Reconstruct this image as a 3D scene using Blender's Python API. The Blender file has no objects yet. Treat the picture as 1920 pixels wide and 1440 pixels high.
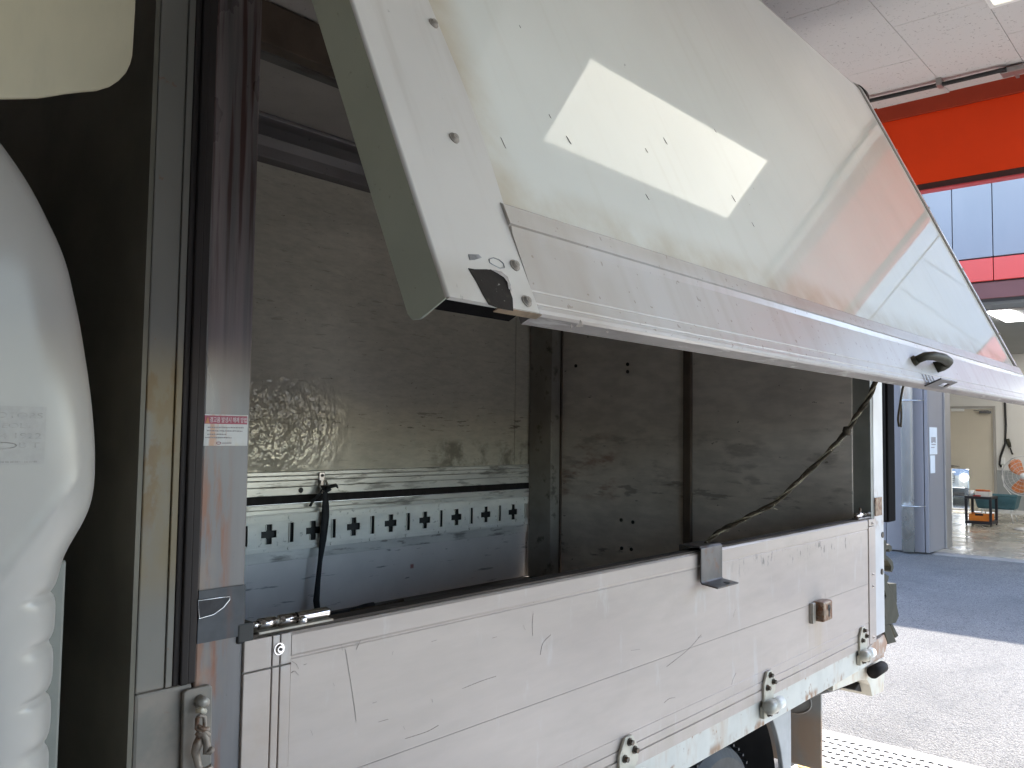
import bpy, bmesh, math, random
import numpy as np
from mathutils import Vector
random.seed(7)
C = bpy.context.scene
COL = C.collection
R = math.radians

# ------------------------------------------------------------------ camera, sky, sun, exposure
EYE = np.array([0.0, 0.0, 1.57])
YAW, PITCH, ROLL, FPX = R(41.118), R(3.329), R(0.76), 1600.0      # focal length in pixels of a 1920 wide picture
fwd = np.array([math.cos(PITCH)*math.cos(YAW), math.cos(PITCH)*math.sin(YAW), math.sin(PITCH)])
rgt = np.cross(fwd, [0, 0, 1]); rgt /= np.linalg.norm(rgt)
upv = np.cross(rgt, fwd)
r2 = math.cos(ROLL)*rgt + math.sin(ROLL)*upv
u2 = -math.sin(ROLL)*rgt + math.cos(ROLL)*upv
cam = bpy.data.cameras.new('camera')
cam.sensor_width = 36.0
cam.lens = 36.0*FPX/1920.0
cam.clip_start = 0.05
cam.clip_end = 400
cob = bpy.data.objects.new('camera', cam)
COL.objects.link(cob)
from mathutils import Matrix
mw = Matrix(((r2[0], u2[0], -fwd[0], EYE[0]), (r2[1], u2[1], -fwd[1], EYE[1]), (r2[2], u2[2], -fwd[2], EYE[2]), (0, 0, 0, 1)))
cob.matrix_world = mw
C.camera = cob

SUN_EL, SUN_AZ = R(49), R(8)          # azimuth measured from +X (the yard side) towards +Y
w = bpy.data.worlds.new('World')
C.world = w
w.use_nodes = True
nt = w.node_tree
bg = nt.nodes['Background']
sky = nt.nodes.new('ShaderNodeTexSky')
sky.sky_type = 'NISHITA'
sky.sun_disc = False
sky.sun_elevation = SUN_EL
sky.sun_rotation = math.pi/2 - SUN_AZ
nt.links.new(sky.outputs[0], bg.inputs[0])
bg.inputs[1].default_value = 0.15
sl = bpy.data.lights.new('sun', 'SUN')
sl.energy = 2.0
sl.angle = R(0.53)
sl.color = (1.0, 0.95, 0.88)
so = bpy.data.objects.new('sun', sl)
COL.objects.link(so)
sd = Vector((math.cos(SUN_EL)*math.cos(SUN_AZ), math.cos(SUN_EL)*math.sin(SUN_AZ), math.sin(SUN_EL)))
so.rotation_euler = sd.to_track_quat('Z', 'Y').to_euler()
so.location = (20, 5, 20)
C.view_settings.view_transform = 'Standard'
C.view_settings.look = 'None'
C.view_settings.gamma = 1
C.view_settings.use_curve_mapping = False
C.view_settings.exposure = 2.85
C.render.engine = 'CYCLES'
C.cycles.max_bounces = 10
C.cycles.diffuse_bounces = 6
C.cycles.glossy_bounces = 4
C.cycles.use_denoising = True


def ray(px, py):
    d = r2*(px - 960)/FPX - u2*(py - 720)/FPX + fwd
    return d


def on(ax, val, px, py):
    """world point where the sight line through a photo pixel meets the plane axis = val"""
    d = ray(px, py)
    return EYE + d*(val - EYE[ax])/d[ax]


# ------------------------------------------------------------------ materials
class Mt:
    def __init__(s, name, col, rough=0.5, metal=0.0, spec=0.5, coat=0.0, coat_rough=0.1):
        s.m = bpy.data.materials.new(name)
        s.m.use_nodes = True
        s.t = s.m.node_tree
        s.b = s.t.nodes['Principled BSDF']
        s.b.inputs['Roughness'].default_value = rough
        s.b.inputs['Metallic'].default_value = metal
        s.b.inputs['Specular IOR Level'].default_value = spec
        s.b.inputs['Coat Weight'].default_value = coat
        s.b.inputs['Coat Roughness'].default_value = coat_rough
        s.b.inputs['Base Color'].default_value = (*col, 1)
        g = s.t.nodes.new('ShaderNodeNewGeometry')
        s.pos = g.outputs['Position']
        rgb = s.t.nodes.new('ShaderNodeRGB')
        rgb.outputs[0].default_value = (*col, 1)
        s.c = rgb.outputs[0]
        v = s.t.nodes.new('ShaderNodeValue')
        v.outputs[0].default_value = rough
        s.r = v.outputs[0]
        s.n = None

    def _map(s, scale, off=(0, 0, 0), rot=(0, 0, 0)):
        mp = s.t.nodes.new('ShaderNodeMapping')
        mp.inputs['Scale'].default_value = scale
        mp.inputs['Location'].default_value = off
        mp.inputs['Rotation'].default_value = rot
        s.t.links.new(s.pos, mp.inputs[0])
        return mp.outputs[0]

    def noise(s, scale, stretch=(1, 1, 1), detail=4, rough=0.55, off=(0, 0, 0), rot=(0, 0, 0)):
        n = s.t.nodes.new('ShaderNodeTexNoise')
        n.inputs['Scale'].default_value = scale
        n.inputs['Detail'].default_value = detail
        n.inputs['Roughness'].default_value = rough
        s.t.links.new(s._map(stretch, off, rot), n.inputs['Vector'])
        return n.outputs[0]

    def ramp(s, x, lo, hi, a=0.0, b=1.0, smooth=True):
        r = s.t.nodes.new('ShaderNodeMapRange')
        r.interpolation_type = 'SMOOTHSTEP' if smooth else 'LINEAR'
        r.inputs['From Min'].default_value = lo
        r.inputs['From Max'].default_value = hi
        r.inputs['To Min'].default_value = a
        r.inputs['To Max'].default_value = b
        s.t.links.new(x, r.inputs['Value'])
        return r.outputs[0]

    def mul(s, a, b):
        m = s.t.nodes.new('ShaderNodeMath')
        m.operation = 'MULTIPLY'
        for i, q in enumerate((a, b)):
            if isinstance(q, (int, float)):
                m.inputs[i].default_value = q
            else:
                s.t.links.new(q, m.inputs[i])
        return m.outputs[0]

    def box(s, lim):
        """soft mask in world space: {axis: (lo, hi, soft)}"""
        sep = s.t.nodes.new('ShaderNodeSeparateXYZ')
        s.t.links.new(s.pos, sep.inputs[0])
        out = None
        for ax, (lo, hi, sf) in lim.items():
            a = s.ramp(sep.outputs[ax], lo - sf, lo + sf)
            b = s.ramp(sep.outputs[ax], hi - sf, hi + sf, 1, 0)
            q = s.mul(a, b)
            out = q if out is None else s.mul(out, q)
        return out

    def mixc(s, fac, col):
        m = s.t.nodes.new('ShaderNodeMix')
        m.data_type = 'RGBA'
        s.t.links.new(fac, m.inputs[0])
        s.t.links.new(s.c, m.inputs[6])
        if isinstance(col, tuple):
            m.inputs[7].default_value = (*col, 1)
        else:
            s.t.links.new(col, m.inputs[7])
        s.c = m.outputs[2]

    def vary(s, scale, amt, stretch=(1, 1, 1), detail=4, off=(0, 0, 0)):
        n = s.ramp(s.noise(scale, stretch, detail, off=off), 0.3, 0.7, 1 - amt, 1 + amt)
        v = s.t.nodes.new('ShaderNodeVectorMath')
        v.operation = 'SCALE'
        s.t.links.new(s.c, v.inputs[0])
        s.t.links.new(n, v.inputs['Scale'])
        s.c = v.outputs[0]
        return s

    def layer(s, col, scale, lo, hi, stretch=(1, 1, 1), detail=5, fac=1.0, lim=None, rough=None, off=(0, 0, 0), rot=(0, 0, 0), nr=0.6):
        f = s.mul(s.ramp(s.noise(scale, stretch, detail, nr, off, rot), lo, hi), fac)
        if lim:
            f = s.mul(f, s.box(lim))
        s.mixc(f, col)
        if rough is not None:
            m = s.t.nodes.new('ShaderNodeMix')
            s.t.links.new(f, m.inputs[0])
            s.t.links.new(s.r, m.inputs[2])
            m.inputs[3].default_value = rough
            s.r = m.outputs[0]
        return s

    def area(s, col, lim, fac=1.0):
        s.mixc(s.mul(s.box(lim), fac), col)
        return s

    def rvary(s, scale, lo, hi, stretch=(1, 1, 1), off=(0, 0, 0)):
        s.r = s.ramp(s.noise(scale, stretch, 5, off=off), 0.3, 0.7, lo, hi)
        return s

    def bump(s, scale, strength, dist=0.01, stretch=(1, 1, 1), detail=4, lim=None, src=None):
        b = s.t.nodes.new('ShaderNodeBump')
        b.inputs['Strength'].default_value = strength
        b.inputs['Distance'].default_value = dist
        h = src if src is not None else s.noise(scale, stretch, detail)
        if lim:
            h = s.mul(h, s.box(lim))
        s.t.links.new(h, b.inputs['Height'])
        if s.n is not None:
            s.t.links.new(s.n, b.inputs['Normal'])
        s.n = b.outputs[0]
        return s

    def end(s):
        s.t.links.new(s.c, s.b.inputs['Base Color'])
        s.t.links.new(s.r, s.b.inputs['Roughness'])
        if s.n is not None:
            s.t.links.new(s.n, s.b.inputs['Normal'])
        return s.m


def emit(name, col, strength):
    m = bpy.data.materials.new(name)
    m.use_nodes = True
    b = m.node_tree.nodes['Principled BSDF']
    b.inputs['Base Color'].default_value = (0.8, 0.8, 0.8, 1)
    b.inputs['Emission Color'].default_value = (*col, 1)
    b.inputs['Emission Strength'].default_value = strength
    return m


K = {}
RUST = (0.16, 0.065, 0.028)
# wing: aged white gel coat
K['wing_skin'] = (Mt('wing_skin', (0.77, 0.765, 0.715), 0.03).vary(1.7, 0.035)
                  .layer((0.50, 0.42, 0.30), 30, 0.5, 0.8, (1, .06, .06), fac=0.12)
                  .layer((0.50, 0.40, 0.27), 5, 0.2, 0.7, fac=0.8, lim={0: (0.70, 0.83, 0.045)})
                  .layer((0.50, 0.40, 0.27), 7, 0.25, 0.75, fac=0.6, lim={2: (1.6, 1.90, 0.03)})
                  .layer((0.22, 0.2, 0.18), 46, 0.735, 0.75, (1, .5, .5), fac=0.6)
                  .rvary(3, 0.015, 0.035).bump(1.3, 0.003, 0.01).end())
K['scratch_dark'] = (Mt('scratch_dark', (0.19, 0.165, 0.145), 0.6).vary(200, 0.6).end())
K['wing_alu'] = (Mt('wing_alu', (0.60, 0.57, 0.555), 0.27, 0.08).vary(2.5, 0.04, (0.4, 1, 1))
                 .layer((0.48, 0.42, 0.37), 26, 0.42, 0.72, (1, .05, .05), detail=2, fac=0.3)
                 .layer((0.42, 0.34, 0.26), 5, 0.3, 0.7, detail=3, fac=0.5, lim={0: (0.70, 1.0, 0.10)})
                 .layer((0.42, 0.35, 0.28), 4, 0.3, 0.7, (.5, 1, 1), detail=4, fac=0.4, lim={2: (1.832, 1.90, 0.012)})
                 .layer((0.25, 0.2, 0.16), 90, 0.72, 0.74, detail=1, fac=0.5).end())
K['wing_cap'] = (Mt('wing_cap', (0.66, 0.62, 0.58), 0.33, 0.05, coat=0.3, coat_rough=0.15).vary(4, 0.03)
                 .layer((0.40, 0.34, 0.28), 20, 0.5, 0.8, (1, .07, .07), fac=0.4)
                 .layer((0.42, 0.36, 0.285), 3, 0.3, 0.7, fac=0.8, lim={2: (1.6, 1.755, 0.02)})
                 .layer((0.2, 0.17, 0.14), 70, 0.70, 0.74, (1, .35, .35), fac=0.6)
                 .bump(40, 0.03, 0.002).end())
K['flange'] = (Mt('flange', (0.40, 0.41, 0.33), 0.4).vary(8, 0.05).layer((0.25, 0.24, 0.18), 90, 0.66, 0.72, fac=0.6).end())
K['raw_hole'] = (Mt('raw_hole', (0.014, 0.011, 0.009), 0.45, spec=0.2).vary(30, 0.4)
                 .layer((0.3, 0.28, 0.26), 90, 0.66, 0.72, fac=0.8).layer((0.16, 0.13, 0.08), 25, 0.5, 0.65, fac=0.7, lim={2: (1.6, 1.724, 0.006)}).bump(80, 0.15, 0.003).end())
K['tan_strip'] = (Mt('tan_strip', (0.26, 0.18, 0.11), 0.6).vary(40, 0.3).end())
K['worn'] = (Mt('worn', (0.30, 0.30, 0.31), 0.4, 0.5).vary(60, 0.3).end())
# drop side: white anodised aluminium, scuffed
K['gate'] = (Mt('gate', (0.445, 0.375, 0.335), 0.40, 0.1).vary(3, 0.05, (0.4, 1, 1.5))
             .vary(40, 0.03, (0.2, 1, 1))
             .layer((0.33, 0.275, 0.24), 5, 0.50, 0.76, (0.5, 1, 1.4), fac=0.45)
             .layer((0.52, 0.50, 0.49), 16, 0.58, 0.72, (1.3, 1, .35), fac=0.45, rot=(0, R(24), 0))
             .layer((0.18, 0.15, 0.13), 34, 0.715, 0.735, (1, 1, .10), fac=0.55, rot=(0, R(10), 0))
             .layer((0.20, 0.17, 0.15), 60, 0.735, 0.755, (.3, 1, 1.5), fac=0.55, rot=(0, R(-20), 0))
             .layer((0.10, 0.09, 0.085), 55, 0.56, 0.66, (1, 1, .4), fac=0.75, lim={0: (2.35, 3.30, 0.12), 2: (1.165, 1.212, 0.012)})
             .layer((0.42, 0.33, 0.24), 30, 0.3, 0.6, (1, 1, .1), fac=0.6, lim={0: (2.84, 2.96, 0.02), 2: (0.84, 0.96, 0.03)})
             .layer((0.36, 0.30, 0.23), 14, 0.4, 0.7, (1, 1, .3), fac=0.5, lim={2: (0.7, 0.83, 0.03)})
             .layer((0.38, 0.28, 0.2), 9, 0.4, 0.7, fac=0.35, lim={0: (0.6, 0.80, 0.03), 2: (0.9, 1.19, 0.02)})
             .rvary(6, 0.28, 0.46, (0.3, 1, 1)).bump(70, 0.04, 0.002, (.3, 1, 1)).end())
K['gate_top'] = (Mt('gate_top', (0.075, 0.06, 0.05), 0.85, spec=0.2).vary(14, 0.35, (0.3, 1, 1)).layer((0.16, 0.13, 0.11), 50, 0.6, 0.7, (0.3, 1, 1)).end())
K['groove'] = Mt('groove', (0.2, 0.18, 0.165), 0.7).end()
# front pillar: grey steel with rust runs
K['pillar'] = (Mt('pillar', (0.14, 0.13, 0.128), 0.34, 0.2).vary(5, 0.10, (1, 1, .3)).vary(60, 0.06, (1, 1, .05))
               .layer((0.26, 0.21, 0.205), 34, 0.34, 0.60, (1, 1, .05), fac=0.85, lim={2: (1.68, 3.2, 0.10)})
               .layer((0.065, 0.025, 0.02), 60, 0.47, 0.60, (1, 1, .035), fac=0.9, lim={2: (1.80, 3.2, 0.20)}, off=(3, 0, 1))
               .layer((0.19, 0.07, 0.032), 46, 0.45, 0.62, (1, 1, .14), fac=0.85, lim={0: (0.63, 0.685, 0.012), 2: (0.9, 1.56, 0.12)})
               .layer((0.22, 0.085, 0.04), 30, 0.34, 0.58, (1, 1, .5), fac=0.85, lim={0: (0.60, 0.672, 0.012), 2: (1.185, 1.225, 0.012)})
               .layer((0.25, 0.20, 0.17), 14, 0.42, 0.62, fac=0.6, lim={0: (0.5, 0.66, 0.02), 2: (0.9, 1.22, 0.03)})
               .layer((0.25, 0.17, 0.12), 22, 0.4, 0.62, (1, 1, .5), fac=0.5, lim={0: (0.628, 0.69, 0.01), 2: (1.19, 1.38, 0.03)})
               .layer((0.07, 0.06, 0.06), 120, 0.69, 0.73, (1, 1, .4), fac=0.6)
               .rvary(9, 0.25, 0.42, (1, 1, .4)).bump(3.5, 0.05, 0.02).end())
K['post_face'] = (Mt('post_face', (0.15, 0.137, 0.117), 0.5, 0.05).vary(6, 0.1, (1, 1, .4))
                  .layer((0.12, 0.06, 0.016), 38, 0.47, 0.60, (1, 1, .5), fac=0.95, lim={0: (0.55, 0.60, 0.004), 2: (1.44, 1.66, 0.03)})
                  .layer((0.17, 0.12, 0.05), 10, 0.3, 0.55, (1, 1, .5), fac=0.75, lim={2: (1.35, 1.66, 0.05)})
                  .layer((0.17, 0.09, 0.05), 70, 0.66, 0.72, fac=0.7)
                  .layer((0.24, 0.2, 0.165), 9, 0.3, 0.55, fac=0.9, lim={2: (0.9, 1.21, 0.02)}).end())
K['dark_wall'] = (Mt('dark_wall', (0.13, 0.115, 0.085), 0.6).vary(6, 0.2).end())
K['rubber'] = (Mt('rubber', (0.020, 0.017, 0.016), 0.65, spec=0.15).vary(30, 0.25, (1, 1, .1)).bump(120, 0.2, 0.002, (1, 1, .1)).end())
K['seal_grey'] = (Mt('seal_grey', (0.036, 0.029, 0.027), 0.7, spec=0.2).vary(30, 0.25, (1, 1, .1)).end())
K['rubber_matt'] = (Mt('rubber_matt', (0.010, 0.009, 0.009), 0.9, spec=0.04).vary(30, 0.25, (1, 1, .1)).end())
K['plastic_dark'] = (Mt('plastic_dark', (0.07, 0.072, 0.08), 0.55, spec=0.3).vary(40, 0.1).layer((0.14, 0.07, 0.05), 30, 0.5, 0.7, (1, 1, .2), fac=0.5).end())
K['pocket'] = (Mt('pocket', (0.055, 0.052, 0.055), 0.7, spec=0.2).vary(40, 0.2).end())
K['black'] = (Mt('black', (0.012, 0.011, 0.011), 0.55).vary(20, 0.3).end())
K['old_steel'] = (Mt('old_steel', (0.34, 0.31, 0.27), 0.45, 0.35).vary(25, 0.15)
                  .layer((0.24, 0.15, 0.08), 40, 0.5, 0.7, fac=0.6).bump(120, 0.1, 0.002).end())
K['rusty_hook'] = (Mt('rusty_hook', (0.27, 0.22, 0.18), 0.5, 0.3).vary(40, 0.2).layer(RUST, 35, 0.5, 0.66, fac=0.8).bump(120, 0.2, 0.002).end())
K['chrome'] = (Mt('chrome', (0.62, 0.58, 0.55), 0.16, 1.0).vary(30, 0.1).layer((0.12, 0.09, 0.07), 60, 0.6, 0.72, fac=0.6, rough=0.5).end())
K['screw'] = (Mt('screw', (0.34, 0.30, 0.26), 0.45, 0.3).vary(80, 0.2).end())
K['bolt'] = (Mt('bolt', (0.09, 0.075, 0.06), 0.45, 0.5).vary(90, 0.3).layer(RUST, 90, 0.55, 0.7).end())
K['hinge'] = (Mt('hinge', (0.50, 0.46, 0.38), 0.42, 0.1).vary(20, 0.08).layer((0.30, 0.2, 0.1), 50, 0.56, 0.70, (1, 1, .4), fac=0.7).end())
K['hinge_edge'] = (Mt('hinge_pin', (0.40, 0.38, 0.33), 0.4, 0.2).vary(30, 0.1).layer((0.2, 0.14, 0.1), 60, 0.6, 0.7, fac=0.5).end())
K['bracket'] = (Mt('bracket', (0.11, 0.10, 0.098), 0.42, 0.5).vary(14, 0.3, (1, 1, .5)).layer((0.16, 0.09, 0.06), 24, 0.52, 0.68, fac=0.7, rough=0.6).end())
K['latch_rust'] = (Mt('latch_rust', (0.24, 0.17, 0.12), 0.5, 0.4).vary(50, 0.3).layer(RUST, 60, 0.45, 0.62).end())
K['olive'] = (Mt('olive', (0.050, 0.046, 0.033), 0.55, spec=0.12).vary(24, 0.15).layer((0.08, 0.06, 0.045), 60, 0.6, 0.7, fac=0.6).end())
K['rail'] = (Mt('rail', (0.52, 0.51, 0.47), 0.42).vary(8, 0.08)
             .layer((0.27, 0.14, 0.07), 15, 0.50, 0.64, (1, 1, .6), fac=0.85, rough=0.8, lim={2: (0.60, 0.716, 0.012)})
             .layer((0.30, 0.17, 0.09), 30, 0.58, 0.68, (1, 1, .5), fac=0.7, lim={2: (0.765, 0.80, 0.006)})
             .layer((0.27, 0.14, 0.07), 17, 0.63, 0.70, (1, 1, .8), fac=0.8, rough=0.8)
             .layer((0.40, 0.25, 0.15), 9, 0.55, 0.72, (1, 1, .35), fac=0.5)
             .layer((0.30, 0.14, 0.07), 11, 0.3, 0.6, fac=0.8, lim={0: (3.44, 4, 0.05)}, rough=0.8)
             .layer((0.2, 0.1, 0.05), 60, 0.66, 0.71, (1, 1, .5), fac=0.8).bump(50, 0.08, 0.003).end())
K['bumper'] = (Mt('bumper', (0.60, 0.56, 0.48), 0.45).vary(8, 0.06).layer((0.45, 0.27, 0.13), 12, 0.5, 0.7, (1, 1, .4), fac=0.7).end())
K['mudguard'] = (Mt('mudguard', (0.36, 0.36, 0.36), 0.5).vary(8, 0.12).end())
K['mudflap'] = (Mt('mudflap', (0.42, 0.40, 0.38), 0.55).vary(8, 0.12)
                .layer((0.50, 0.34, 0.23), 7, 0.25, 0.6, (1, 1, .6), fac=0.85, lim={2: (0.0, 0.50, 0.04)}).end())
K['under'] = (Mt('under', (0.020, 0.018, 0.018), 0.7).vary(9, 0.3).end())
K['tyre'] = (Mt('tyre', (0.022, 0.023, 0.026), 0.6).vary(20, 0.3).bump(90, 0.2, 0.003).end())
K['rim'] = (Mt('rim', (0.35, 0.33, 0.3), 0.4, 0.5).vary(14, 0.2).end())
# inside of the box
INSP = Mt('inside_panel', (0.60, 0.55, 0.46), 0.28, 0.15)
INSP.vary(1.6, 0.06).vary(30, 0.06, (0.4, 1, 1.2)).vary(90, 0.05, (.3, 1, 1))
INSP.layer((0.60, 0.60, 0.52), 9, 0.5, 0.72, (1.6, 1, .6), fac=0.35, lim={2: (1.40, 1.75, 0.1)}, rot=(0, R(35), 0))
INSP.layer((0.26, 0.23, 0.18), 40, 0.60, 0.70, (.3, 1, 2.2), fac=0.4)
INSP.layer((0.14, 0.125, 0.095), 9, 0.42, 0.62, fac=0.7, lim={0: (2.75, 3.6, 0.08), 2: (1.40, 1.53, 0.02)})
INSP.layer((0.10, 0.085, 0.07), 26, 0.60, 0.66, (.4, 1, 2.5), fac=0.7, lim={2: (1.58, 1.66, 0.02)})
INSP.layer((0.08, 0.07, 0.06), 90, 0.68, 0.72, (.5, 1, 1), fac=0.6)
INSP.layer((0.66, 0.66, 0.58), 70, 0.68, 0.71, (1, 1, .25), fac=0.45, rot=(0, R(50), 0))
INSP.r = INSP.ramp(INSP.noise(5, (1, 1, 1), 5), 0.3, 0.7, 0.12, 0.26)
INSP.bump(26, 0.95, 0.02, (1, 1, .8), 2, lim={0: (1.2, 2.08, 0.22), 2: (1.46, 1.74, 0.12)})
INSP.bump(5, 0.05, 0.02)
K['inside'] = INSP.end()
K['inside_rail'] = (Mt('inside_rail', (0.78, 0.75, 0.70), 0.34, 0.4).vary(9, 0.12, (.4, 1, 1))
                    .layer((0.13, 0.115, 0.10), 14, 0.5, 0.66, (.35, 1, 2), fac=0.7)
                    .layer((0.2, 0.17, 0.14), 50, 0.6, 0.7, (.2, 1, 1), fac=0.7).bump(60, 0.05, 0.003, (.2, 1, 1)).end())
K['inside_gate'] = (Mt('inside_gate', (0.86, 0.81, 0.77), 0.34, 0.3).vary(4, 0.06)
                    .layer((0.20, 0.19, 0.19), 30, 0.62, 0.70, (.16, 1, 1.6), fac=0.7)
                    .layer((0.08, 0.075, 0.07), 26, 0.66, 0.71, (.3, 1, 2), fac=0.7)
                    .area((0.36, 0.07, 0.05), {0: (2.615, 2.635, 0.004), 2: (0.962, 0.98, 0.004)}, 0.8).end())
K['track'] = (Mt('track', (0.86, 0.82, 0.75), 0.36, 0.1).vary(12, 0.1, (.4, 1, 1)).layer((0.2, 0.17, 0.14), 40, 0.6, 0.7, fac=0.5).bump(80, 0.05, 0.002).end())
K['door_in'] = (Mt('door_in', (0.63, 0.57, 0.51), 0.5, 0.05).vary(2.2, 0.1).vary(24, 0.10, (1, .4, 1.2))
                .layer((0.22, 0.18, 0.16), 8, 0.52, 0.66, (1, .55, 1.9), fac=0.5, lim={2: (1.30, 1.60, 0.06)})
                .layer((0.16, 0.13, 0.11), 14, 0.56, 0.64, (1, .45, 2.0), fac=0.6, lim={2: (1.27, 1.37, 0.02)})
                .layer((0.34, 0.20, 0.15), 10, 0.5, 0.66, (1, .5, 1.4), fac=0.8, lim={1: (2.35, 2.70, 0.04), 2: (1.26, 1.56, 0.03)})
                .layer((0.14, 0.12, 0.1), 40, 0.68, 0.71, (1, .5, 1), fac=0.8)
                .layer((0.15, 0.12, 0.1), 16, 0.55, 0.66, (1, .6, 1.6), fac=0.7, lim={2: (0.8, 1.04, 0.04)}).end())
K['post_in'] = (Mt('post_in', (0.30, 0.275, 0.24), 0.5, 0.2).vary(6, 0.2).layer((0.04, 0.03, 0.025), 12, 0.55, 0.68, fac=0.7).end())
K['jamb_shaded'] = (Mt('jamb_shaded', (0.2, 0.2, 0.18), 0.5).vary(6, 0.2).end())
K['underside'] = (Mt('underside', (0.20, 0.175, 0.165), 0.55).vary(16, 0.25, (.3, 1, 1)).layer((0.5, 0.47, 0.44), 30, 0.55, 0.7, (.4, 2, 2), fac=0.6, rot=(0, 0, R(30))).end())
K['seam_in'] = (Mt('seam_in', (0.10, 0.07, 0.05), 0.6).vary(10, 0.2).end())
K['roof_in'] = (Mt('roof_in', (0.45, 0.41, 0.375), 0.5, 0.1).vary(4, 0.08).layer((0.12, 0.1, 0.08), 60, 0.66, 0.7, fac=0.5).end())
K['beam_in'] = (Mt('beam_in', (0.11, 0.10, 0.095), 0.45, 0.3).vary(9, 0.15).layer((0.05, 0.03, 0.02), 14, 0.52, 0.66, (.4, 1, 1), fac=0.7).end())
K['top_rail'] = (Mt('top_rail', (0.27, 0.25, 0.255), 0.26, 0.6).vary(9, 0.1, (.3, 1, 1)).layer((0.07, 0.06, 0.06), 60, 0.66, 0.70, fac=0.7).end())
K['bed'] = (Mt('bed', (0.06, 0.05, 0.042), 0.6).vary(5, 0.25).end())
K['rear_post'] = (Mt('rear_post', (0.52, 0.51, 0.52), 0.4, 0.2).vary(6, 0.06).layer((0.3, 0.2, 0.15), 20, 0.5, 0.7, fac=0.7, lim={2: (1.2, 1.36, 0.03)}).end())
K['strap'] = (Mt('strap', (0.010, 0.010, 0.012), 0.7).bump(400, 0.3, 0.001).end())
K['rope'] = (Mt('rope', (0.075, 0.056, 0.036), 0.9).vary(60, 0.35).layer((0.22, 0.18, 0.11), 120, 0.6, 0.7, fac=0.7).bump(300, 0.5, 0.002).end())
K['rope_pale'] = (Mt('rope_pale', (0.42, 0.37, 0.27), 0.9).vary(100, 0.3).bump(300, 0.5, 0.002).end())
K['warn_red'] = (Mt('warn_red', (0.27, 0.028, 0.055), 0.45).vary(40, 0.1).layer((0.34, 0.13, 0.06), 50, 0.5, 0.65, (1, 1, .3), fac=0.7, lim={0: (0.626, 0.635, 0.004)}).end())
K['warn_white'] = (Mt('warn_white', (0.50, 0.48, 0.46), 0.45).vary(40, 0.06)
                   .layer((0.48, 0.22, 0.10), 70, 0.46, 0.64, (1, 1, .15), fac=0.75, lim={0: (0.64, 0.685, 0.008)})
                   .layer((0.5, 0.4, 0.2), 70, 0.5, 0.64, (1, 1, .15), fac=0.6, lim={0: (0.69, 0.704, 0.004)}).end())
K['print_white'] = Mt('print_white', (0.66, 0.55, 0.56), 0.5).end()
K['print_grey'] = Mt('print_grey', (0.30, 0.265, 0.26), 0.5).end()
K['print_orange'] = Mt('print_orange', (0.42, 0.16, 0.05), 0.5).end()
K['chalk'] = Mt('chalk', (0.50, 0.50, 0.48), 0.5).end()
# cab
K['cab'] = (Mt('cab', (0.385, 0.36, 0.332), 0.28).vary(2.5, 0.02)
            .layer((0.2, 0.18, 0.16), 90, 0.71, 0.73, fac=0.4).bump(200, 0.012, 0.001).end())
K['cab_ghost'] = (Mt('cab_ghost', (0.37, 0.345, 0.318), 0.35).vary(70, 0.06).end())
K['cab_print'] = (Mt('cab_print', (0.325, 0.303, 0.282), 0.4).vary(150, 0.15).end())
K['cab_flange'] = (Mt('cab_flange', (0.17, 0.172, 0.15), 0.4).vary(20, 0.08).end())
K['deflector'] = (Mt('deflector', (0.47, 0.405, 0.275), 0.35, coat=0.2).vary(6, 0.05).layer((0.33, 0.29, 0.21), 12, 0.5, 0.7, (1, 1, .3), fac=0.3)
                  .layer((0.2, 0.18, 0.12), 80, 0.71, 0.73, fac=0.5).bump(150, 0.03, 0.002).end())
# garage and yard
CT = Mt('ceiling_tile', (0.54, 0.515, 0.495), 0.8)
CT.layer((0.27, 0.25, 0.235), 90, 0.66, 0.70, (1, .45, 1), detail=2, fac=0.8)
CT.layer((0.27, 0.25, 0.235), 80, 0.66, 0.70, (.5, 1.2, 1), detail=2, fac=0.7, off=(4, 2, 0), rot=(0, 0, R(30)))
CT.layer((0.24, 0.22, 0.2), 260, 0.70, 0.73, fac=0.6)
K['tile'] = CT.end()
K['white_wall'] = (Mt('white_wall', (0.62, 0.60, 0.57), 0.7).vary(2, 0.04).layer((0.5, 0.47, 0.43), 3, 0.55, 0.75, fac=0.4).end())
K['roof'] = Mt('roof', (0.3, 0.3, 0.3), 0.8).vary(2, 0.1).end()
K['orange'] = (Mt('orange', (0.82, 0.055, 0.008), 0.5, spec=0.2).vary(5, 0.02).end())
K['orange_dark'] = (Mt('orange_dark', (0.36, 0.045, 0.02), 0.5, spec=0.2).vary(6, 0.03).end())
K['maroon'] = (Mt('maroon', (0.055, 0.018, 0.016), 0.5).end())
K['pink_lip'] = (Mt('pink_lip', (0.50, 0.06, 0.07), 0.4).end())
K['garage_floor'] = (Mt('garage_floor', (0.40, 0.39, 0.36), 0.30).vary(1.3, 0.1).layer((0.22, 0.2, 0.18), 4, 0.55, 0.72, fac=0.5).rvary(3, 0.2, 0.45).end())
AS = Mt('asphalt', (0.195, 0.187, 0.176), 0.85)
AS.vary(0.8, 0.14)
vo = AS.t.nodes.new('ShaderNodeTexVoronoi')
vo.inputs['Scale'].default_value = 95
AS.t.links.new(AS._map((1, 1, 1)), vo.inputs['Vector'])
AS.mixc(AS.ramp(vo.outputs['Distance'], 0.45, 0.80), (0.07, 0.068, 0.068))
AS.layer((0.32, 0.31, 0.31), 42, 0.60, 0.72, fac=0.6)
AS.layer((0.10, 0.10, 0.10), 40, 0.60, 0.72, fac=0.6, off=(3, 1, 0))
AS.layer((0.06, 0.06, 0.065), 24, 0.55, 0.66, (1, 1, 1), detail=6, fac=0.6)
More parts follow.
